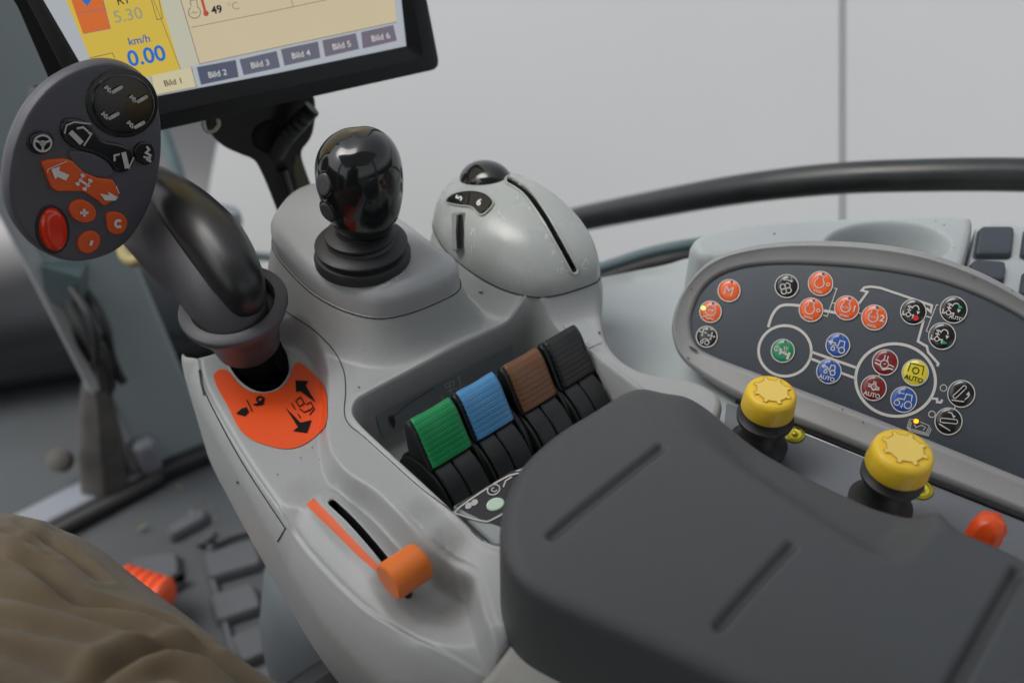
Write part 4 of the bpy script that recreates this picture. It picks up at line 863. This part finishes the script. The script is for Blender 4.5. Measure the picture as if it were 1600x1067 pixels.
knob((1413, 702), .737, .0322, 'larger yellow knob nearer the driver, next to the red knob', (.05, 0, 0))
for i, (x, y, rx) in enumerate(((1242, 679, 13), (1440, 766, 11))):
    c = shf.px([(x, y)])[0]
    t = tag(link('yellow_screw', *lathe(c, shf.N, [(0, 0), (.0062, 0), (.0062, .001), (.0045, .0018), (.0040, .0008), (.0018, .0006), (.0014, .0026), (0, .003)], 32, caps=False), 'brass', angle=30),
            ['small yellow screw cap on the grey plate beside the farther yellow knob', 'small yellow screw cap on the grey plate half hidden by the nearer yellow knob'][i], 'screw cap', 'yellow screw caps')
rk = D(1545, 818, .50); rk = W1(1547, 822, .716)
t = tag(link('red_knob', *(lambda v: (v[0]+.0007*np.sin(v[0]*900), v[1]))(lathe(rk, (.1, 0, 1), [(0, -.03), (.0075, -.03), (.0085, -.012), (.0087, -.002), (.0074, .003), (.0048, .0056), (0, .0062)], 28, caps=False)), 'redk', angle=60), 'small worn red knob at the right edge behind the armrest', 'knob')
# ================================================================ MONITOR
hy, hz = .268, -.215
MFm = Frame(D(450, 130, .70), c2w((1, hy, hz)), c2w((-.047, .978, 1)))
mon = thing('display_terminal', 'black framed touch display showing yellow speed panel and row of Bild tabs', 'display', MFm.O)
mo = ccw(MFm.uv([(690, 110), (668, -2), (600, -330), (-150, -140), (20, 0), (122, 236)]))
mo = rounded(mo, .008)
sc_px = [(637, 77), (627, 0), (590, -290), (-60, -160), (103, 0), (165, 172)]
scu = ccw(MFm.uv([(637, 77), (585, -330), (-50, -195), (165, 172)]))
n_ = 240; mo_r = resample(mo, n_); sr = resample(scu, n_)
mo_r = start0(mo_r, MFm.uv([(690, 110)])[0]); sr = start0(sr, MFm.uv([(637, 77)])[0])
rings = [MFm.P(inset(mo_r, .006), -.045), MFm.P(inset(mo_r, .001), -.040), MFm.P(mo_r, -.022), MFm.P(mo_r, -.004), MFm.P(inset(mo_r, .001), -.001), MFm.P(inset(mo_r, .003), 0), MFm.P(mo_r*.45+sr*.55, .0), MFm.P(mo_r*.40+sr*.60, -.0012), MFm.P(mo_r*.12+sr*.88, -.0030), MFm.P(sr, -.0055)]
link('housing', *loft(rings, True, False), 'mon', mon, angle=40)
screen = link('screen', *poly2d(scu)[::-1][::-1] if 0 else (MFm.P(scu, -.0050), [(0, 1, 2, 3)]), scr('screen_base', (178, 184, 190)), mon, smooth=False)
def sp(name, px_, rgb, n, k=1.0): return prnt(name, [poly2d(px_)] if isinstance(px_[0][0], (int, float)) else px_, MFm, -.0050+n, scr('scr_'+name, rgb, k), screen)
sp('yellow_field', [(40, -145), (198, -180), (283, 114), (160, 142)], (214, 186, 78), .0003)
sp('pale_strip', [(198, -180), (240, -190), (313, 106), (283, 114)], (196, 194, 176), .0003)
sp('cream_field', [(226, -200), (590, -290), (622, 39), (313, 105)], (208, 194, 162), .0004)
sp('cream_tab', [(237, 124), (300, 111), (308, 141), (242, 154)], (210, 200, 166), .0005)
sp('orange_field', [(85, -70), (142, -80), (173, 50), (130, 58)], (214, 112, 56), .0005)
sp('blue_arrow', [(112, -20), (150, -24), (151, -6), (137, 15), (118, -4)], (52, 116, 190), .0007)
sp('field_frame', [dstroke([(122, 26), (166, 19)], 1.4), dstroke([(131, 58), (173, 50), (160, 0), (145, -60)], 1.2)], (160, 110, 120), .0007)
for k, q in enumerate([[(307, 110), (371, 98), (376, 126), (314, 139)], [(374, 98), (435, 84), (441, 111), (381, 124)], [(439, 82), (500, 69), (504, 96), (445, 109)], [(504, 68), (559, 56), (565, 82), (509, 95)], [(565, 55), (618, 43), (624, 69), (568, 82)]]):
    q = np.array(q, float); q = q.mean(0)+(q-q.mean(0))*.955
    sp('tab', [tuple(v) for v in q], [(84, 92, 112), (96, 100, 118), (104, 104, 120), (112, 108, 122), (116, 108, 122)][k], .0006)
up = (-.28, -1)
tabs = [text2d(f'Bild {k+2}', p, 13.2, -a, up=(-.25, -1), bold=.012) for k, (p, a) in enumerate([((327, 127), 10.5), ((394, 112), 11), ((458, 97), 11.5), ((522, 83), 11.5), ((583, 70), 11.5)])]
sp('tab_text', tabs, (205, 202, 200), .0010)
sp('tab_text_dark', [text2d('Bild 1', (258, 140), 13.2, -10, up=(-.3, -1), bold=.012)], (62, 52, 44), .0010)
sp('gear_text', [text2d('R1', (184, 13), 19, -10, up=up, bold=.01)], (72, 66, 44), .0010)
sp('ratio_text', [text2d('5.30', (180, 41), 27, -10, up=up, bold=.015)], (164, 160, 126), .0010)
sp('unit_text', [text2d('km/h', (202, 76), 17.5, -10, up=up, bold=.015), text2d('Motor', (320, 5), 14, -12, up=up, bold=.02)], (48, 98, 168), .0010)
sp('speed_text', [text2d('0.00', (203, 109), 35, -10.5, up=up, bold=.022)], (42, 112, 200), .0010)
sp('temperature_text', [text2d('49', (333, 27), 17, -11, up=up, bold=.03)], (38, 36, 44), .0010)
sp('degree_text', [text2d('°C', (358, 22), 17, -11, up=up, bold=-.005)], (150, 142, 120), .0010)
sp('fine_lines', [dstroke([(236, 0), (246, 36), (255, 34), (248, -2)], 1.1), dstroke([(279, -10), (313, 105), (622, 39)], 1.0), dstroke([(237, -5), (283, 113)], .9), dstroke([(300, 48), (420, 24), (560, -6)], .9), dstroke([(455, -4), (460, 16)], .8), dstroke([(237, 124), (242, 154), (308, 141), (300, 111)], .8),
                  dstroke([(140, 96), (176, 88), (180, 96)], 1.2), dstroke([(300, 110), (308, 141)], .9)], (110, 100, 84), .0009)
sp('engine_symbol', [dstroke(ell(305, 24, 9.5, 9.5, 20, -60, 240, -10), 1.4), dstroke([(300, 15), (298, 6), (308, 4), (310, 14)], 1.3), dstroke([(300, 26), (303, 23), (306, 26), (310, 23)], 1)], (118, 116, 104), .0010)
sp('thermometer_symbol', [poly2d(ell(323, 26, 4.4, 4.4)), dstroke([(316, 2), (322, 24)], 4.2)], (182, 84, 62), .0010)
sp('silver_line', [dstroke([(242, 155), (440, 117), (636, 76), (628, 0)], 2.2)], (170, 176, 186), .0008)
# bracket, hose and chain
BF = Frame(MFm.O-MFm.N*.035, MFm.U, MFm.V)
bk = thing('monitor_bracket', 'black cast bracket arm holding the display from below', 'bracket', BF.px([(450, 330)])[0])
bo = [(318, 195), (335, 218), (352, 232), (378, 243), (398, 250), (408, 268), (420, 296), (435, 335), (450, 380), (520, 380), (500, 330), (480, 275), (468, 238), (484, 222), (492, 200), (494, 150), (470, 120), (330, 150)]
bu = ccw(resample(chaikin(BF.uv(bo), 2), 200))
plate('bracket_body', BF, bu, [(.002, -.030), (0, -.028), (0, -.001), (.0012, 0)], 'bracket', bk)
link('bracket_hole', *lathe(BF.px([(424, 214)], .0008)[0], BF.N, [(0, .0), (.0125, .0), (.0135, .0012), (.0145, .0), (.015, -.002)], 40, caps=False), 'void', bk)
link('bracket_rib', *tube(BF.px([(440, 262), (452, 300), (468, 345), (480, 380)], .002), .0045, 14), 'blackg', bk)
pside = BF.px([(466, 246), (478, 272), (492, 312), (505, 345), (480, 345), (468, 300), (462, 270)], -.0)
link('bracket_reflecting_face', *loft([BF.px([(464, 240), (480, 275), (496, 325), (503, 350), (478, 350), (466, 300), (458, 262)], h) for h in (-.02, .0008)], True, True), 'olive_reflection', bk)  # olive reflection on the arm's right face, put in as colour
hs = catmull([BF.px([(x, y)], h)[0] for x, y, h in [(432, 240, .0), (438, 215, .008), (448, 190, .016), (462, 168, .02), (480, 148, .02)]], 24)
k_ = np.arange(len(hs)); V, Fc = tube(hs, .0062+.0009*np.sin(k_*1.9), 20)
tag(link('corrugated_hose', V, Fc, 'blackr', angle=60), 'black corrugated cable hose running up from the bracket hole behind the display', 'hose')
cpn = catmull([MFm.px([(x, y)], -.01)[0] for x, y in [(319, 205), (322, 213), (328, 218), (336, 217), (342, 212), (345, 206), (344, 200)]], 6); cq = resample(cpn, 14, False)
ps = [tube(cpn, .0004, 6)]+[lathe(q, UPZ, [(.0014*math.cos(t), .0014*math.sin(t)) for t in np.linspace(-PI/2, PI/2, 9)], 12, caps=False) for q in cq]
tag(link('ball_chain', *merge(ps), 'chain', angle=60), 'tiny steel ball chain hanging under the display frame', 'chain')
# ================================================================ HANDRAIL, WINDOW EDGE, STRUTS
hp = catmull([D(820, 365, 1.22), D(905, 343, 1.14), D(1010, 322, 1.05), D(1150, 297, .96), D(1300, 280, .90), D(1450, 274, .86), D(1620, 274, .83), D(1800, 284, .80), D(2000, 310, .78)], 14)
tag(link('grab_rail', *tube(hp, .0143, 32), mat('rail_paint', (.014, .016, .017), .34, bump=.25, bscale=500, var=.3, vscale=30), angle=60), 'thick black curved grab rail sweeping behind the side console', 'grab rail')
w1 = catmull([D(900, 432, .90), D(960, 412, .90), D(1010, 396, .90), D(1078, 382, .90), D(1200, 368, .92)], 8)
wt = thing('window_ledge', 'black rubber edged window ledge right of the dome', 'window ledge', w1[0])
link('ledge_trim', *tube(w1, .0052, 16), 'steel', wt)
link('rubber_seal', *tube(w1-np.array([0, .008, .0082]), .0075, 16), 'blackr', wt)
link('ledge_base', *box(D(1010, 428, .93)-np.array([0, 0, .014]), (.14, 0, .004), (0, .01, 0), (0, 0, .016)), 'blackr', wt)
tag(link('cab_strut', *tube([D(248, 190, 1.25), D(270, 250, 1.25), D(292, 320, 1.25), D(330, 430, 1.25)], .0088, 16), 'steel'), 'thin teal steel strut behind the round joystick head', 'strut')
tag(link('window_rail', *tube([D(230, 402, 1.3), D(330, 396, 1.3), D(430, 402, 1.3), D(600, 410, 1.3)], .0055, 12), 'steel'), 'dark teal lower window rail left of the console', 'rail')
mr = D(348, 352, 1.28)
tag(link('small_housing', *lathe(mr, c2w((.2, .8, .4)), [(0, -.02), (.02, -.02), (.024, -.005), (.024, .01), (.019, .022), (0, .026)], 32, caps=False), 'sill', angle=50), 'small grey rounded housing behind the joystick grip', 'lamp housing')  # small grey rounded shape, purpose left open
# A pillar
pz = .05; pb = [W1(*q, pz) for q in ((338, 705), (232, 748), (205, 690))]
e1 = pb[1]-pb[0]; e2 = (pb[2]-pb[1]); e2 = nrm(e2)*.035
PZV = np.array([-.07, 0, .75])
pt = thing('cab_pillar', 'teal grey cab pillar rising from the floor behind the joystick', 'pillar', pb[0])
link('pillar_face', *box(pb[1]-e1/2+e2/2+PZV, e1/2, e2/2, PZV), 'pillar', pt); bevel(bpy.data.objects['pillar_face'], .006)
link('pillar_edge', *box(pb[1]+e2*.7+nrm(e1)*.006+PZV, nrm(e1)*.011, e2*.7, PZV), 'pillarl', pt); bevel(bpy.data.objects['pillar_edge'], .005)
link('pillar_boot', *box(pb[1]-e1/2+e2/2+UPZ*.012, e1/2*1.1, e2/2*2.2, UPZ*.012), 'blackr', pt); bevel(bpy.data.objects['pillar_boot'], .006)
link('pillar_foot', *box(pb[1]-nrm(e1)*.008+UPZ*.05, nrm(e1)*.016, e2*.5, UPZ*.030), 'sill', pt); bevel(bpy.data.objects['pillar_foot'], .01)
tag(link('cable_loop', *tube(catmull([D(190, 385, 1.0), D(196, 402, .98), D(212, 408, .97), D(226, 396, .98), D(222, 380, 1.0)], 8), .006, 12), 'trans'), 'yellowish cable loop below the joystick head', 'cable')
lk0 = catmull([D(70, 385, 1.2), D(95, 430, 1.2), D(118, 475, 1.2), D(138, 520, 1.2), D(155, 560, 1.22), D(172, 605, 1.25)], 6)
lk = lk0
lt = thing('wiring_harness', 'dark bundle of linkage and cables left of the pillar', 'harness', lk[-1])
for q_, (ox, oy, rr_) in enumerate([(0, 0, .011), (.014, .01, .006), (-.012, .0, .005), (.006, -.012, .004)]):
    link('harness_hose', *tube(lk+np.array([ox, oy, 0])+.004*np.sin(np.arange(len(lk))*.35+q_*2)[:, None]*np.array([1, 0, 0]), rr_, 12), 'black', lt)
link('harness_clamp', *box(D(104, 440, 1.19), (.02, 0, -.008), (0, .015, 0), (.006, 0, .026)), 'steel', lt)
link('harness_cable', *tube(catmull([D(112, 450, 1.17), D(138, 490, 1.16), D(150, 530, 1.17), D(150, 570, 1.2)], 6), .005, 10), 'blackr', lt)
gb = W1(165, 760, .06); gt = D(150, 600, 1.30)
gq = tube(np.array([gb, gb*.6+gt*.4, gb*.3+gt*.7, gt]), [.032, .030, .024, .016], 40)
gv = gq[0]; gv = gv+.004*np.sin(np.arange(len(gv))*PI/4)[:, None]*np.array([1, .3, 0])
tag(link('cloth_gaiter', gv, gq[1], 'cloth', angle=60), 'dusty grey folded gaiter standing between pillar and dark side panel', 'gaiter')
# dark curved side panel on the far left
prof_ = [(1.36, .0), (1.30, .06), (1.27, .12), (1.285, .19), (1.34, .26), (1.45, .32), (1.65, .37), (1.95, .40)]; pp_ = catmull(prof_, 8)
V = np.concatenate([[(x, y+.25*x, z) for y, z in pp_] for x in np.linspace(-1.6, -.46, 12)]); k = len(pp_)
Fc = [(i*k+j, i*k+j+1, (i+1)*k+j+1, (i+1)*k+j) for i in range(11) for j in range(k-1)]
COWL = mat('panel_sheen', (.014, .015, .018), .30)
COWL.node_tree.nodes['Principled BSDF'].inputs['IOR'].default_value = 1.9
hd = tag(link('curved_cowling', V, Fc, COWL, angle=0), 'dark glossy curved cowling at the far left, pale at its top', 'cowling')
sb = D(90, 718, 1.36)
tag(link('panel_bolt', *lathe(sb, c2w((.1, .2, 1)), [(0, -.02), (.016, -.02), (.016, .0), (.010, .004), (0, .005)], 24, caps=False), 'cloth'), 'round bolt head on the dark panel at left', 'bolt')
# ================================================================ FLOOR
fl = link('floor', *box((-1.2, .4, -.02), (1.35, 0, 0), (0, .93, 0), (0, 0, .069)), 'floor', smooth=False); fl['kind'] = 'structure'
sl_ = [W1(20, 835, .06), W1(215, 735, .06)]; dv = nrm(sl_[1]-sl_[0]); pv = np.cross(dv, UPZ)
tag(link('door_sill', *box((sl_[0]+sl_[1])/2, dv*.20, pv*.022, UPZ*.014), 'sill'), 'pale grey door sill strip along the edge of the floor', 'sill'); bevel(bpy.data.objects['door_sill'], .006)
tag(link('sill_seal', *tube([sl_[0]-pv*-.032-dv*.1, sl_[1]-pv*-.032+dv*.02], .011, 14), 'blackr'), 'black rubber seal beside the pale door sill', 'seal')
mt = thing('rubber_mat', 'dark rubber floor mat with raised rectangular treads beneath the console', 'floor mat', W1(350, 920, .05))
FF = Frame(W1(360, 930, .0515), W1(410, 905, .05)-W1(335, 925, .05), W1(330, 880, .05)-W1(350, 960, .05))
def rr(px_, r): return ccw(rounded(ccw(FF.uv(px_)), r))
def outl_(px_, r, w, h, nm):
    o = rr(px_, r); link(nm, *loft([FF.P(o, 0), FF.P(inset(o, w*.3), h), FF.P(inset(o, w*.7), h), FF.P(inset(o, w), 0)], False, False), 'pad', mt)
outl_([(312, 862), (345, 838), (440, 815), (500, 1080), (385, 1120)], .03, .012, .008, 'mat_rim')
for q in ([(318, 872), (400, 848), (412, 888), (328, 913)], [(328, 936), (398, 916), (412, 956), (342, 980)], [(360, 1000), (418, 980), (436, 1020), (380, 1045)], [(262, 830), (318, 798), (328, 815), (268, 848)], [(240, 925), (285, 905), (290, 915), (248, 935)], [(385, 1060), (450, 1035), (470, 1080), (400, 1100)], [(200, 880), (280, 868), (284, 905), (230, 925)]):
    plate('mat_tread', FF, rr(q, .010), [(-.002, 0), (0, .008), (.003, .012)], 'pad', mt)
for k in range(26):
    x, y = [(310, 782), (298, 800), (335, 812), (222, 823), (172, 862), (262, 908), (330, 790), (280, 760)][k] if k < 8 else (rng.uniform(170, 340), rng.uniform(740, 920))
    c = W1(x, y, .056); s = .0026 if k < 8 else .0014
    if k < 10: tag(link('straw_crumb', *box(c, rng.normal(size=3)*s*[1, 1, .3], rng.normal(size=3)*s*.6, (0, 0, s*.3)), 'crumb', smooth=False), 'small straw crumb lying on the dark floor', 'crumb', 'straw crumbs on the floor')
kc = W1(222, 928, .10); ka = nrm(W1(250, 950, .10)-W1(200, 905, .10)); kn = nrm(c2w((.55, -.35, .5)))
rp = [(0, -.03)]
for k in range(5): rp += [(.026, -.03+k*.012), (.029, -.027+k*.012), (.029, -.022+k*.012), (.026, -.019+k*.012)]
rp += [(.020, .034), (0, .036)]
tag(link('orange_ribbed_cap', *lathe(kc, nrm(np.array([.75, -.2, -.1])), rp, 40, caps=False), mat('cap_orange', (.85, .10, .02), .4), angle=40), 'bright orange ribbed cap on the floor beside the trouser leg', 'ribbed cap')
# column and void under the console
cb = W1(470, 930, .35); cprof = [(.085, -.25), (.095, -.1), (.10, .0), (.098, .06), (.085, .12), (.05, .15)]
tag(link('console_support', *lathe(W1(590, 1010, .30), (0, 0, 1), [(r, h) for r, h in cprof], 64), 'seat', angle=60), 'rounded blue grey support cover beneath the console', 'support cover')
tag(link('seat_base', *box(W1(860, 1380, .42), nrm(RowB)*.17, RowA*.10, UPZ*.13), 'black'), 'black side of the seat base under the console edge', 'seat base'); bevel(bpy.data.objects['seat_base'], .02)
# ================================================================ TROUSER LEG
per = thing('person', 'seated driver in khaki work trousers, one thigh in view at lower left', 'person', D(150, 1180, .5))
tpth = [(480, 1600, .40, .088), (292, 1372, .44, .086), (128, 1192, .50, .084), (-14, 1052, .575, .085), (-118, 990, .63, .080), (-190, 1040, .70, .066), (-210, 1150, .80, .055)]
tc_ = catmull([D(x, y, d) for x, y, d, r in tpth], 50); tr_ = catmull([[r] for *_, r in tpth], 50)[:, 0]
NJ = 260; V, Fc = tube(tc_, tr_, NJ); nrg = len(tc_)
V3 = V.reshape(nrg, NJ, 3); cen_ = tc_[:, None, :]; dirn = V3-cen_; dirn /= np.linalg.norm(dirn, axis=2)[..., None]
ii, jj = np.meshgrid(np.arange(nrg)/nrg, np.arange(NJ)/NJ*2*PI, indexing='ij')
disp = np.zeros_like(ii); rf_ = np.random.default_rng(11)
for k in range(40):
    j0 = rf_.uniform(0, 2*PI); i0 = rf_.uniform(.05, .75); sl_k = rf_.uniform(2.6, 4.4)*(1 if k % 6 else -1); w = rf_.uniform(.07, .15); L_ = rf_.uniform(.07, .16); a = rf_.uniform(.0006, .0018)
    x = (jj-j0-sl_k*(ii-i0)+PI) % (2*PI)-PI; x = x+.10*np.sin(ii*40+k)
    e = np.exp(-((ii-i0)/L_)**2)
    disp += e*a*(np.exp(-np.abs(x/w)**1.4)-.55*np.exp(-((x-2.0*w)/(1.1*w))**2))
disp += .0018*np.sin(jj*2+ii*18)+.0012*np.sin(jj*3-ii*31)
V3 = V3+dirn*disp[..., None]
V4 = V3.reshape(-1, 3)
def bvh(V_): return BVHTree.FromPolygons([tuple(v) for v in V_], Fc)
bb = bvh(V4); ntr = (V3-cen_); ntr = (ntr/np.linalg.norm(ntr, axis=2)[..., None]).reshape(-1, 3); push = np.zeros(len(V4))
for pl_, w, a in [([(30, 812), (70, 840), (112, 868), (158, 905)], .0050, .0060), ([(-40, 850), (0, 862), (52, 880), (115, 930), (190, 950), (262, 972), (330, 1012)], .0055, .0080), ([(-40, 905), (0, 920), (70, 938), (140, 957), (224, 985), (290, 1022)], .0065, .0055),
                  ([(110, 1110), (140, 1067), (175, 1037), (217, 1018), (280, 1010), (340, 1030), (400, 1075)], .0075, .0110), ([(-30, 955), (0, 964), (70, 985), (147, 999)], .0060, .0050), ([(-20, 1010), (40, 1022), (100, 1050), (130, 1090)], .0070, .0060), ([(230, 1060), (270, 1048), (320, 1070)], .0060, .0050), ([(0, 826), (40, 838), (90, 872)], .004, .004)]:
    q3 = []
    for r_ in rays(catmull(pl_, 6)):
        h = bb.ray_cast(Vector(CP), Vector(r_))
        if h[0] is not None: q3.append(np.array(h[0]))
    w = w*.75; q3 = np.array(q3); dd2 = np.full(len(V4), 1e9); tt = np.zeros(len(V4))
    for k, (a_, b_) in enumerate(zip(q3[:-1], q3[1:])):
        e = b_-a_; L_ = e @ e
        if L_ < 1e-12: continue
        t_ = np.clip(((V4-a_) @ e)/L_, 0, 1); d_ = np.linalg.norm(V4-a_-t_[:, None]*e, axis=1); m_ = d_ < dd2; dd2[m_] = d_[m_]; tt[m_] = (k+t_[m_])/len(q3)
    env = np.sin(np.clip(tt, .02, .98)*PI)**.5
    push += env*a*(-np.exp(-(dd2/w)**1.5)+.34*np.exp(-((dd2-2.1*w)/(1.1*w))**2))*.95
V4 = V4+ntr*push[:, None]
link('trousers', V4, Fc, 'khaki', per, angle=0)
bpts = [D(560, 1560, .40), np.array([-.10, -.02, .66]), np.array([-.16, -.14, .72]), np.array([-.20, -.20, .90]), np.array([-.20, -.20, 1.08]), np.array([-.20, -.20, 1.16]), np.array([-.20, -.18, 1.26]), np.array([-.20, -.18, 1.36])]
bt_ = catmull(bpts, 8); br_ = catmull([[r] for r in (.095, .12, .16, .18, .17, .07, .10, .05)], 8)[:, 0]
link('work_jacket', *tube(bt_, br_, 40), mat('jacket_dark', (.03, .035, .04), .9), per, angle=0)
sb_ = thing('unseen_seat', 'unseen dark seat backrest added behind the driver to hold back light', 'seat', (-.22, -.45, .3))  # unseen backrest, added to keep light off the armrest side
bevel(link('backrest', *box((-.22, -.46, .95), (.26, 0, 0), (0, .06, .02), (0, -.05, .42)), 'black', sb_), .05, 5)
# ================================================================ BACKGROUND WALL, ROOF
WD = 2.6; wf = Frame(CP+FW*WD, RT, UPV)
wallm = mat('wall_sheet', (.42, .432, .436), .55, bump=.05, bscale=60, var=.015, vscale=2)
wall = thing('panelled_wall', 'pale grey sheet panelled wall with dark vertical joints outside the cab', 'wall', wf.P([(0, -.2)])[0])
xs = [-3200, 314, 1317, 4200]
for a, b in zip(xs[:-1], xs[1:]):
    g = 3.6; p = wf.uv([(a+g, 1500), (b-g, 1500), (b-g, -700), (a+g, -700)])
    link('wall_sheet', np.concatenate([wf.P(p, 0), wf.P(p, -.05)]), [(0, 1, 2, 3), (0, 4, 5, 1), (1, 5, 6, 2), (2, 6, 7, 3), (3, 7, 4, 0)], wallm, wall, smooth=False)
p = wf.uv([(-3200, 1500), (4200, 1500), (4200, -700), (-3200, -700)])
link('joint_backing', wf.P(p, -.03), [(0, 1, 2, 3)], mat('joint_grey', (.30, .31, .33), .6), wall, smooth=False)
gy = link('bounce_ground', [(-14, -14, -1.3), (14, -14, -1.3), (14, 14, -1.3), (-14, 14, -1.3)], [(0, 1, 2, 3)], mat('bounce_ground_grey', (.34, .335, .32), .9, var=.15, vscale=1.5), smooth=False); gy['kind'] = 'structure'  # unseen outdoor ground, added to bounce light into the cab
tag(link('side_light_blocker', *box((-.95, -.15, .5), (.02, 0, 0), (0, .72, 0), (0, 0, .52)), 'blackr', smooth=False), 'unseen dark panel added left of the seat to block low light', 'light blocker')  # unseen panel added to hold back low light from the left
rl = link('unseen_cab_roof', *box((0, -.20, 1.74), (.95, 0, 0), (0, .60, 0), (0, 0, .02)), 'roof', smooth=False); tag(rl, 'unseen cab roof above the seat, short and pale to shape the light', 'roof')  # unseen roof, cut short and made pale for fill light
rw = link('unseen_rear_wall', *box((0, -.95, .35), (.95, 0, 0), (0, .02, 0), (0, 0, .45)), 'roof', smooth=False); tag(rw, 'unseen cab rear wall, low and pale to shape the light', 'wall')  # unseen wall, lowered to let light in and pale to bounce it
for sx in (-.9, .95):
    tag(link('rear_pillar', *box((sx, -.2, .9), (.03, 0, 0), (0, .05, 0), (0, 0, .85)), 'pillar', smooth=False), ['left', 'right'][sx > 0]+' rear pillar of the cab beside the seat', 'pillar')
# ================================================================ LIGHT, SKY, CAMERA
wd = bpy.data.worlds.new('World'); SC.world = wd; wd.use_nodes = True; nt = wd.node_tree
bg = nt.nodes['Background']; sky = nt.nodes.new('ShaderNodeTexSky'); sky.sky_type = 'NISHITA'; sky.sun_disc = False
SE_, SR_ = math.radians(60), math.radians(-95)
sky.sun_elevation = SE_; sky.sun_rotation = SR_; sky.dust_density = 4; sky.air_density = 1.0; sky.ozone_density = 1.0
hs_ = nt.nodes.new('ShaderNodeHueSaturation'); hs_.inputs['Saturation'].default_value = .22
nt.links.new(sky.outputs[0], hs_.inputs['Color']); nt.links.new(hs_.outputs[0], bg.inputs['Color']); bg.inputs['Strength'].default_value = .11
sun = bpy.data.lights.new('sun', 'SUN'); sun.energy = .8; sun.angle = math.radians(35); sun.color = (1, .97, .93)
so = bpy.data.objects.new('sun', sun); COL.objects.link(so)
dv_ = Vector((math.sin(SR_)*math.cos(SE_), math.cos(SR_)*math.cos(SE_), math.sin(SE_))); so.rotation_euler = dv_.to_track_quat('Z', 'Y').to_euler()
cam = bpy.data.cameras.new('camera'); cam.sensor_width = 36; cam.lens = F/1600*36; cam.clip_start = .02; cam.clip_end = 200
co = bpy.data.objects.new('camera', cam); COL.objects.link(co); co.location = tuple(CP); co.rotation_euler = (PI/2-PITCH, 0, 0)
cam.dof.use_dof = True; cam.dof.focus_distance = .585; cam.dof.aperture_fstop = 5.0; cam.dof.aperture_blades = 0
SC.camera = co
vs = SC.view_settings; vs.view_transform = 'Standard'; vs.look = 'None'; vs.gamma = 1; vs.exposure = 0.77; vs.use_curve_mapping = False
SC.cycles.use_denoising = True
